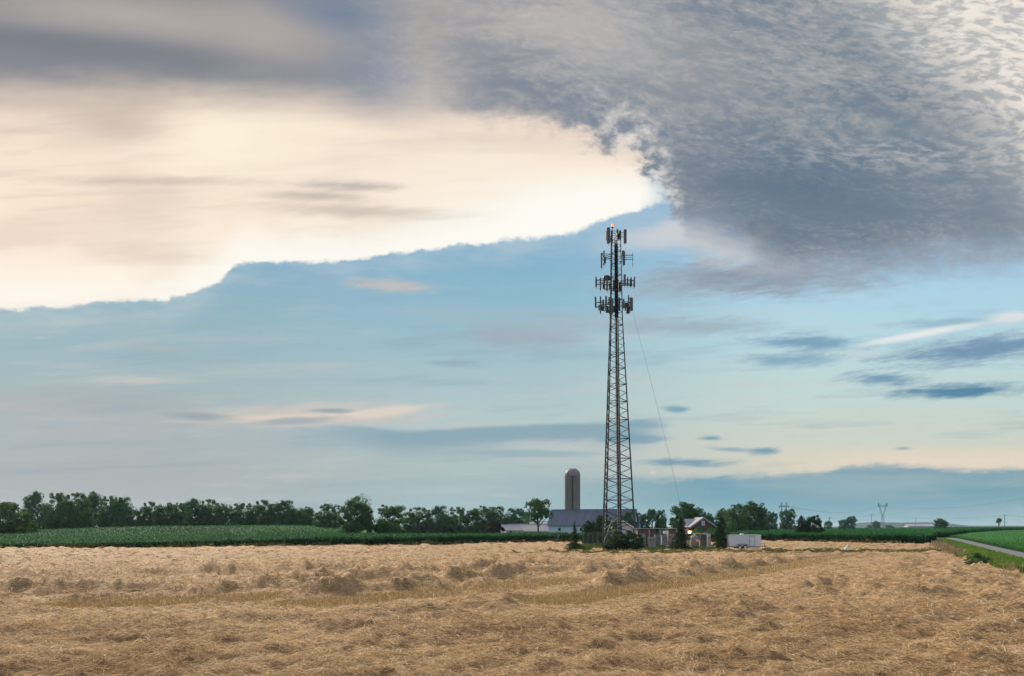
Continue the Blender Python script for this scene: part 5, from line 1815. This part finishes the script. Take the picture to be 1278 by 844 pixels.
MB().box((0, 0, .36), (TLn - .6, W_ - .3, .10)).build('chassis', M_RADIO, tl)
MB().box((-TLn / 2 - .02, -W_ / 2 + .2, zb + .16), (.03, .16, .10)).build('tail_lamp', mat('red_lens', (.3, .02, .02), .3, 0, .1, 2), tl)

# small white sack on the strip
d = 103.0
sk = MB()
rg_ = np.random.default_rng(5)
prof = [(.20, 0), (.33, .08), (.36, .25), (.28, .44), (.13, .60), (.10, .66), (.17, .76), (.10, .82)]
sk.lathe(prof, (0, 0, 0), 16, (1, .8))
sk.v = [(x * (1 + .22 * math.sin(7 * z + 3 * x)) + .10 * z, y * (1 + .18 * math.cos(9 * z + 5 * y)), z + .03 * math.sin(14 * x)) for x, y, z in sk.v]
o = sk.build('sack', mat('white_plastic', (.78, .78, .76), .5, 0, .06, 4), None, True)
o.location = (gx(1056.6, d), d, .02)
o.scale = (.85, .85, .9)
tag(o, 'crumpled white sack standing alone on the mown strip right of the trailer', 'sack')

# ------------------------------------------------------------------ farm


def roofed(name, loc, rz, L, Dp, eave, ridge_z, mw, mr, label, cat, over=.35, windows=(), doors=(), mono=False):
    """A gabled building: long wall along x facing the viewer (-y)."""
    r = empty(name, loc, rz, label, cat)
    w = MB()
    hx, hy = L / 2, Dp / 2
    vs = [(-hx, -hy, -.3), (hx, -hy, -.3), (hx, hy, -.3), (-hx, hy, -.3), (-hx, -hy, eave), (hx, -hy, eave), (hx, hy, eave), (-hx, hy, eave), (-hx, 0, ridge_z - .12), (hx, 0, ridge_z - .12)]
    w.add(vs, [(0, 1, 5, 4), (2, 3, 7, 6), (1, 2, 6, 9, 5), (3, 0, 4, 8, 7)])
    w.build('wall', mw, r)
    rf = MB()
    sl = (ridge_z - eave) / hy
    for s in (-1, 1):
        e = hy + over
        zl = ridge_z - sl * e
        t = .14
        P = [(-hx - over, 0, ridge_z), (hx + over, 0, ridge_z), (hx + over, s * e, zl), (-hx - over, s * e, zl)]
        P2 = [(x, y, z - t) for x, y, z in P]
        rf.add(P + P2, [(0, 1, 2, 3), (7, 6, 5, 4), (0, 3, 7, 4), (1, 5, 6, 2), (2, 6, 7, 3)])
    rf.box((0, 0, ridge_z + .01), (L + 2 * over, .3, .08))
    rf.build('roof', mr, r)
    for (cx_, cz, ww, wh) in windows:
        f = MB().box((cx_, -hy - .03, cz), (ww + .16, .06, wh + .16)).build('window', M_WHITE, r)
        MB().box((cx_, -hy - .055, cz), (ww, .03, wh)).build('pane', M_GLASS, f)
    for (cx_, cz, ww, wh) in doors:
        MB().box((cx_, -hy - .03, cz), (ww, .06, wh)).build('door', M_DOOR, r)
    return r


M_GLASS = mat('dark_window_glass', (.02, .025, .035), .15, 0, .2, 1, spec=.6)
M_DOOR = mat('plain_door', (.10, .10, .11), .6, 0, .15, 2)
M_BARNW = mat('blue_white_boarding', (.50, .61, .76), .7, 0, .06, .6, stretch=(6, 6, .3))
M_BARNR = mat('dark_slate_blue_roof', (.095, .118, .185), .6, 0, .16, .5, stretch=(4, .4, .4))
bd = 222.0
bz = math.radians(-16)
blen = 23.5
cxn, cyn = gx(684.5, bd), bd      # near-left corner
ux, uy = math.cos(bz), math.sin(bz)
nx, ny = -math.sin(bz), math.cos(bz)
barn = roofed('barn', (cxn + ux * blen / 2 + nx * 5, cyn + uy * blen / 2 + ny * 5, 0), bz, blen, 10, 3.75, 7.95, M_BARNW, M_BARNR,
              'long barn with a dark slate-blue roof and pale blue-white wall behind the mast', 'barn', .4,
              windows=[(-8.6, 2.35, .8, .9), (-2.5, 2.35, .8, .9), (3.5, 2.35, .8, .9), (8.5, 2.35, .8, .9)], doors=[(6, 1.2, 2.6, 2.5)])
lv_ = roofed('lean_to', (gx(786, 226), 226, 0), bz, 5.5, 6, 3.1, 5.6, M_BARNW, M_BARNR, 'low extension with a slate-blue roof past the right end of the barn', 'shed')

sd_ = 238.0
silo = empty('silo', (gx(714.3, sd_), sd_, 0), 0, 'tall grey concrete stave silo with a domed cap behind the barn', 'silo')
SR = 19.6 / 2 * sd_ / F
sz = gz(594.2, sd_)
m_st = mat('concrete_staves', (.195, .182, .172), .9, 0, .22, 1.2, .2, stretch=(1, 1, .15))
s_ = MB().lathe([(SR, -.2), (SR, sz)], (0, 0, 0), 40)
s_.build('cylinder', m_st, silo, True)
hp = MB()
for z in np.arange(.6, sz, .75):
    hp.lathe([(SR + .005, z - .025), (SR + .03, z - .015), (SR + .03, z + .015), (SR + .005, z + .025)], (0, 0, 0), 40)
hp.build('hoops', mat('dark_hoop_steel', (.09, .08, .075), .7, .2, .2, 3), silo, True)
dm = MB()
prof = [(SR + .08, sz)] + [((SR + .05) * math.cos(t), sz + .05 + SR * .98 * math.sin(t)) for t in np.linspace(.02, 1.5, 9)]
dm.lathe(prof, (0, 0, 0), 32)
dome = dm.build('dome', mat('weathered_dome_steel', (.22, .195, .215), .6, .2, .18, 1.2), silo, True)
rb = MB()
for k in range(16):
    a = 2 * PI * k / 16
    rb.tube([((SR + .07) * math.cos(t) * math.cos(a), (SR + .07) * math.cos(t) * math.sin(a), sz + .05 + SR * .99 * math.sin(t)) for t in np.linspace(.02, 1.5, 7)], .03, 4)
rb.build('dome_ribs', mat('pale_rib', (.36, .33, .36), .55, .2, .1, 2), dome)
MB().box((-.1, -SR - .16, sz / 2), (.42, .5, sz), 0, .1).build('chute', mat('dark_chute', (.075, .07, .072), .7, .1, .25, 2), silo)

# low sheds left of the barn
M_PALE = mat('pale_lavender_roof', (.34, .33, .36), .6, 0, .1, .8, stretch=(3, .3, .3))
M_CREAM = mat('pale_boarding', (.40, .41, .42), .75, 0, .06, .8)
M_BEIGE = mat('beige_boarding', (.46, .43, .38), .75, 0, .08, .8)
roofed('shed', (gx(637, 226), 230, 0), math.radians(22), 5.2, 6.5, 2.2, 3.75, M_CREAM, M_PALE, 'small pale gabled shed right of the dark red-leaved tree', 'shed', .3, windows=[(-1.3, 1.6, .8, .8)])
roofed('shed', (gx(663, 244), 244, 0), math.radians(-4), 13.5, 8, 1.9, 3.95, M_BEIGE, M_PALE, 'long low pale-roofed shed behind the trunk of the open-crowned tree', 'shed', .3)
roofed('shed', (gx(672, 290), 290, 0), math.radians(-6), 8.5, 7, 3.3, 5.1, M_CREAM, mat('light_metal_roof', (.50, .50, .54), .5, 0, .08, .6), 'farther shed with a lighter roof at the left end of the barn', 'shed', .3)
# white gabled hut behind the mast
hd = 150.0
hut = empty('white_hut', (gx(777, hd), hd + 1.6, 0), 0, 'small white hut with a pointed gable seen just right of the mast cables', 'hut')
hw, he, hr = 14.2 * hd / F, gz(659.6, hd), gz(651, hd)
MB().prism([(-hw + .2, -.2), (hw - .2, -.2), (hw - .2, he), (0, hr - .12), (-hw + .2, he)], -1.6, 1.6).build('wall', mat('dull_white_boarding', (.46, .47, .52), .7, 0, .06, 1), hut)
rr = MB()
for s in (-1, 1):
    P = [(0, -1.85, hr), (s * (hw + .12), -1.85, he - .10), (s * (hw + .12), 1.85, he - .10), (0, 1.85, hr)]
    P2 = [(x, y, z + .14) for x, y, z in P]
    rr.add(P + P2, [(0, 1, 2, 3), (4, 7, 6, 5), (0, 4, 5, 1), (3, 2, 6, 7), (1, 5, 6, 2)])
rr.build('roof', mat('dark_grey_roof', (.10, .10, .115), .7, 0, .15, 1.5), hut)
fa = MB()
for s in (-1, 1):
    P = [(0, -1.93, hr + .02), (s * (hw + .14), -1.93, he - .10)]
    fa.add([(P[0][0], -1.93, P[0][2]), (P[1][0], -1.93, P[1][2]), (P[1][0], -1.93, P[1][2] + .22), (P[0][0], -1.93, P[0][2] + .22), (P[0][0], -1.87, P[0][2]), (P[1][0], -1.87, P[1][2]), (P[1][0], -1.87, P[1][2] + .22), (P[0][0], -1.87, P[0][2] + .22)],
           [(0, 1, 2, 3), (7, 6, 5, 4), (0, 4, 5, 1), (3, 2, 6, 7)])
fa.build('fascia', M_WHITE, hut)

# brick house
hd = 192.0
house = empty('brick_house', (gx(878, hd), hd + 4, 0), 0, 'brick house with a grey-edged gable and one white attic window', 'house')
M_BRICK = mat('red_brown_brick', (.105, .060, .054), .9, 0, .25, 9, .2)
M_SHG = mat('grey_shingle', (.20, .215, .245), .75, 0, .15, 3, stretch=(1, 1, 4))
k = hd / F
hw, hz, he = 15.5 * k, gz(646.2, hd), gz(657.6, hd)
MB().prism([(-hw + .4, -.3), (hw - .4, -.3), (hw - .4, he + .2), (0, hz - .15), (-hw + .4, he + .2)], -4, 4).build('wall', M_BRICK, house)
rr, vg = MB(), MB()
for s in (-1, 1):
    P = [(0, -4.3, hz), (s * (hw + .35), -4.3, he - .15), (s * (hw + .35), 4.2, he - .15), (0, 4.2, hz)]
    rr.add(P + [(x, y, z + .16) for x, y, z in P], [(0, 1, 2, 3), (4, 7, 6, 5), (0, 4, 5, 1), (3, 2, 6, 7), (1, 5, 6, 2)])
    a, b = (0, hz + .05), (s * (hw + .37), he - .12)
    vg.add([(a[0], y, a[1] + dz) for y in (-4.38, -4.31) for dz in (-.32, .13)] + [(b[0], y, b[1] + dz) for y in (-4.38, -4.31) for dz in (-.32, .13)],
           [(0, 4, 5, 1), (2, 3, 7, 6), (0, 2, 6, 4), (1, 5, 7, 3), (4, 6, 7, 5)])
roof_ = rr.build('roof', M_SHG, house)
vg.build('gable_trim', mat('grey_trim', (.30, .30, .33), .7, 0, .1, 2), roof_)
wf = MB().box((-.1, -4.05, hz - 1.35), (.75, .10, 1.15)).build('window', M_WHITE, house)
MB().box((-.1, -4.12, hz - 1.35), (.5, .04, .9)).build('pane', mat('pale_blind', (.42, .44, .48), .4, 0, .1, 2), wf)
wing = MB()
wing.prism([(-1.8, -.3), (1.8, -.3), (1.8, he + .1), (0, gz(648.6, hd) - .12), (-1.8, he + .1)], 0, 5.2)
wing.v = [(-y + .3, x * 1.5 + 1.2, z) for x, y, z in wing.v]
wing.build('side_wing', M_BRICK, house)
wr = MB()
zr = gz(648.2, hd)
for s in (-1, 1):
    P = [(-5.4 + .35, 1.2, zr), (.2, 1.2, zr), (.2, 1.2 + s * 3.1, he - .1), (-5.4, 1.2 + s * 3.1, he - .1)]
    P = [(max(x, -3.4 + (0 if i in (0, 3) else 0)), y, z) for i, (x, y, z) in enumerate(P)]
    wr.add(P + [(x, y, z + .15) for x, y, z in P], [(3, 2, 1, 0), (4, 5, 6, 7), (0, 1, 5, 4), (2, 3, 7, 6), (3, 0, 4, 7)])
wr.build('wing_roof', mat('pale_blue_grey_shingle', (.27, .30, .35), .75, 0, .12, 3), house)
wing_o = [o for o in house.children if o.name.startswith('side_wing')][0]
wing_o.data.transform(Matrix.Scale(.62, 4, (1, 0, 0)))

# low roofs beyond the corn
roofed('shed', (gx(931, 330), 330, 0), math.radians(5), 6.2, 7, 2.4, 4.2, M_BEIGE, mat('tan_roof', (.26, .215, .19), .8, 0, .15, 1), 'low shed with a tan roof in front of the grove behind the trailer', 'shed')
roofed('shed', (gx(945.5, 340), 340, 0), math.radians(20), 2.0, 3, 2.6, 3.4, M_WHITE, mat('white_roof', (.6, .6, .6), .6, 0, .08, 1), 'tiny white hut at the right edge of the grove behind the trailer', 'hut')
roofed('far_barn', (gx(1147, 1500), 1500, 0), math.radians(3), 50, 16, 4.0, 7.2, mat('faded_wall', (.40, .36, .38), .8, 0, .06, .1), mat('faded_roof', (.42, .42, .47), .6, 0, .06, .1), 'long pale barn far away between the pylon and the lone round tree', 'barn')

# ------------------------------------------------------------------ power line
M_POLE = mat('grey_pole_timber', (.10, .09, .085), .9, 0, .2, .6)
d = 430.0
hp_ = empty('double_power_pole', (gx(978.4, d), d, 0), 0, 'wooden double power pole with one crossarm behind two round trees', 'power pole')
top = gz(627.2, d)
for s in (-1.2, 1.2):
    MB().tube([(s, 0, -.3), (s, 0, top)], [.30, .22], 8).build('pole', M_POLE, hp_)
MB().box((0, -.3, gz(631.8, d)), (5.4, .3, .36)).build('crossarm', M_POLE, hp_)
ins = MB()
for s in (-2.5, 0, 2.5):
    ins.lathe([(.10, 0), (.16, .2), (.10, .4), (.16, .6), (.08, .8)], (s, -.3, gz(631.8, d) - .95), 8)
ins.build('insulators', M_RADIO, hp_)
d = 900.0
py_ = empty('lattice_pylon', (gx(1101.6, d), d, 0), 0, 'far steel pylon whose two arms spread in a V below a crossbar', 'pylon')
sc = d / F
zT, zC, zW, zB = gz(627.4, d), gz(631.6, d), gz(643.4, d), 0
body, arm = MB(), MB()
hb = 2.6 * sc
for sx in (-1, 1):
    for sy in (-1, 1):
        body.tube([(sx * hb, sy * hb, -.5), (sx * .8 * sc, sy * .8 * sc, zW)], .11, 4)
        arm.tube([(sx * .8 * sc, sy * .7, zW), (sx * 4.7 * sc, sy * .7, zC)], .10, 4)
        arm.tube([(sx * .2 * sc, sy * .7, zW), (sx * 3.6 * sc, sy * .7, zC)], .08, 4)
    arm.tube([(sx * 4.9 * sc, 0, zC - .4), (sx * 5.1 * sc, 0, zT)], .2, 4).tube([(sx * 3.6 * sc, 0, zC), (sx * 5.1 * sc, 0, zT)], .18, 4).tube([(sx * 6.2 * sc, 0, zC), (sx * 5.1 * sc, 0, zT)], .18, 4)
for i in range(5):
    z0, z1 = zW * i / 5, zW * (i + 1) / 5
    w0, w1 = (hb + (.8 * sc - hb) * z / zW for z in (z0, z1))
    for sy in (-1, 1):
        body.tube([(-w0, sy * w0, z0), (w1, sy * w1, z1)], .07, 3).tube([(w0, sy * w0, z0), (-w1, sy * w1, z1)], .07, 3)
for i in range(5):
    t0, t1 = i / 5, (i + 1) / 5
    for sx in (-1, 1):
        arm.tube([(sx * sc * (.8 + 3.9 * t0), -.7, zW + (zC - zW) * t0), (sx * sc * (.2 + 3.4 * t1), -.7, zW + (zC - zW) * t1)], .07, 3)
for zz in (zC - .5, zC + .9):
    arm.tube([(-6.3 * sc, 0, zC), (-4.5 * sc, 0, zz), (4.5 * sc, 0, zz), (6.3 * sc, 0, zC)], .2, 4)
body.build('body', M_POLE, py_)
arm.build('arms', M_POLE, py_)
for px, ytop, d, lab in [(1035, 645.5, 560, 'thin single pole above the tiny tree right of the cedars'), (1088, 641.5, 700, 'thin single pole just left of the lattice pylon'),
                         (1143, 645.5, 820, 'thin single pole over the roof of the far pale barn'), (1254, 642.2, 560, 'thin single pole right of the narrow tree near the right edge')]:
    u = empty('utility_pole', (gx(px, d), d, 0), 0, lab, 'utility pole', 'single utility poles along the far road')
    t = gz(ytop, d)
    MB().tube([(0, 0, -.5), (0, 0, t)], [.22, .16], 7).build('pole', M_POLE, u)
    MB().box((0, -.2, t - .7), (2.2, .14, .16)).build('crossarm', M_POLE, u)
M_WIRE = mat('power_wire', (.08, .085, .09), .6, .3, .1, .1)


def wire(a, b, sag, r, label):
    a, b = Vector(a), Vector(b)
    pts = []
    for t in np.linspace(0, 1, 25):
        p = a.lerp(b, float(t))
        p.z -= sag * 4 * t * (1 - t)
        pts.append(p)
    tag(MB().tube(pts, r, 4).build('power_line', M_WIRE), label, 'power line', 'overhead wires across the far fields')


q = lambda px, py, d: (gx(px, d), d, gz(py, d))
wire(q(983, 632.5, 430), q(1095, 632.0, 900), 5, .07, 'upper wire from the double power pole to the pylon')
wire(q(1108, 632.0, 900), q(1420, 590, 430), 9, .07, 'wire rising from the pylon to the upper right edge')
wire(q(1106, 628.0, 900), q(1420, 560, 430), 7, .05, 'topmost wire rising from the pylon tip to the right edge')
wire(q(1035, 646.2, 560), q(1088, 642.5, 700), 1.2, .05, 'thin wire from the cedar-side pole to the pole by the pylon')
wire(q(1088, 642.5, 700), q(1143, 646.5, 820), 1.2, .05, 'thin wire from the pole by the pylon to the pole over the far barn')
wire(q(1143, 646.5, 820), q(1254, 643.4, 560), 1.5, .05, 'thin wire from the pole over the far barn to the pole at the right')
wire(q(1254, 643.4, 560), q(1400, 646, 480), 1.0, .05, 'thin wire from the last single pole out past the right edge')

# ------------------------------------------------------------------ the evening air
hm = bpy.data.materials.new('evening_haze')
hm.use_nodes = True
hn = hm.node_tree
for n_ in list(hn.nodes):
    if n_.type == 'BSDF_PRINCIPLED':
        hn.nodes.remove(n_)
pv = hn.nodes.new('ShaderNodeVolumePrincipled')
pv.inputs['Color'].default_value = (0.50, 0.72, 0.86, 1)
pv.inputs['Density'].default_value = 0.00008
pv.inputs['Anisotropy'].default_value = 0.2
hn.links.new(pv.outputs[0], hn.nodes['Material Output'].inputs['Volume'])
hz_ = MB().box((0, 10000, 26), (36000, 22600, 54)).build('haze', hm)
tag(hz_, kind='stuff')
cy.volume_step_rate = 10
cy.volume_max_steps = 16
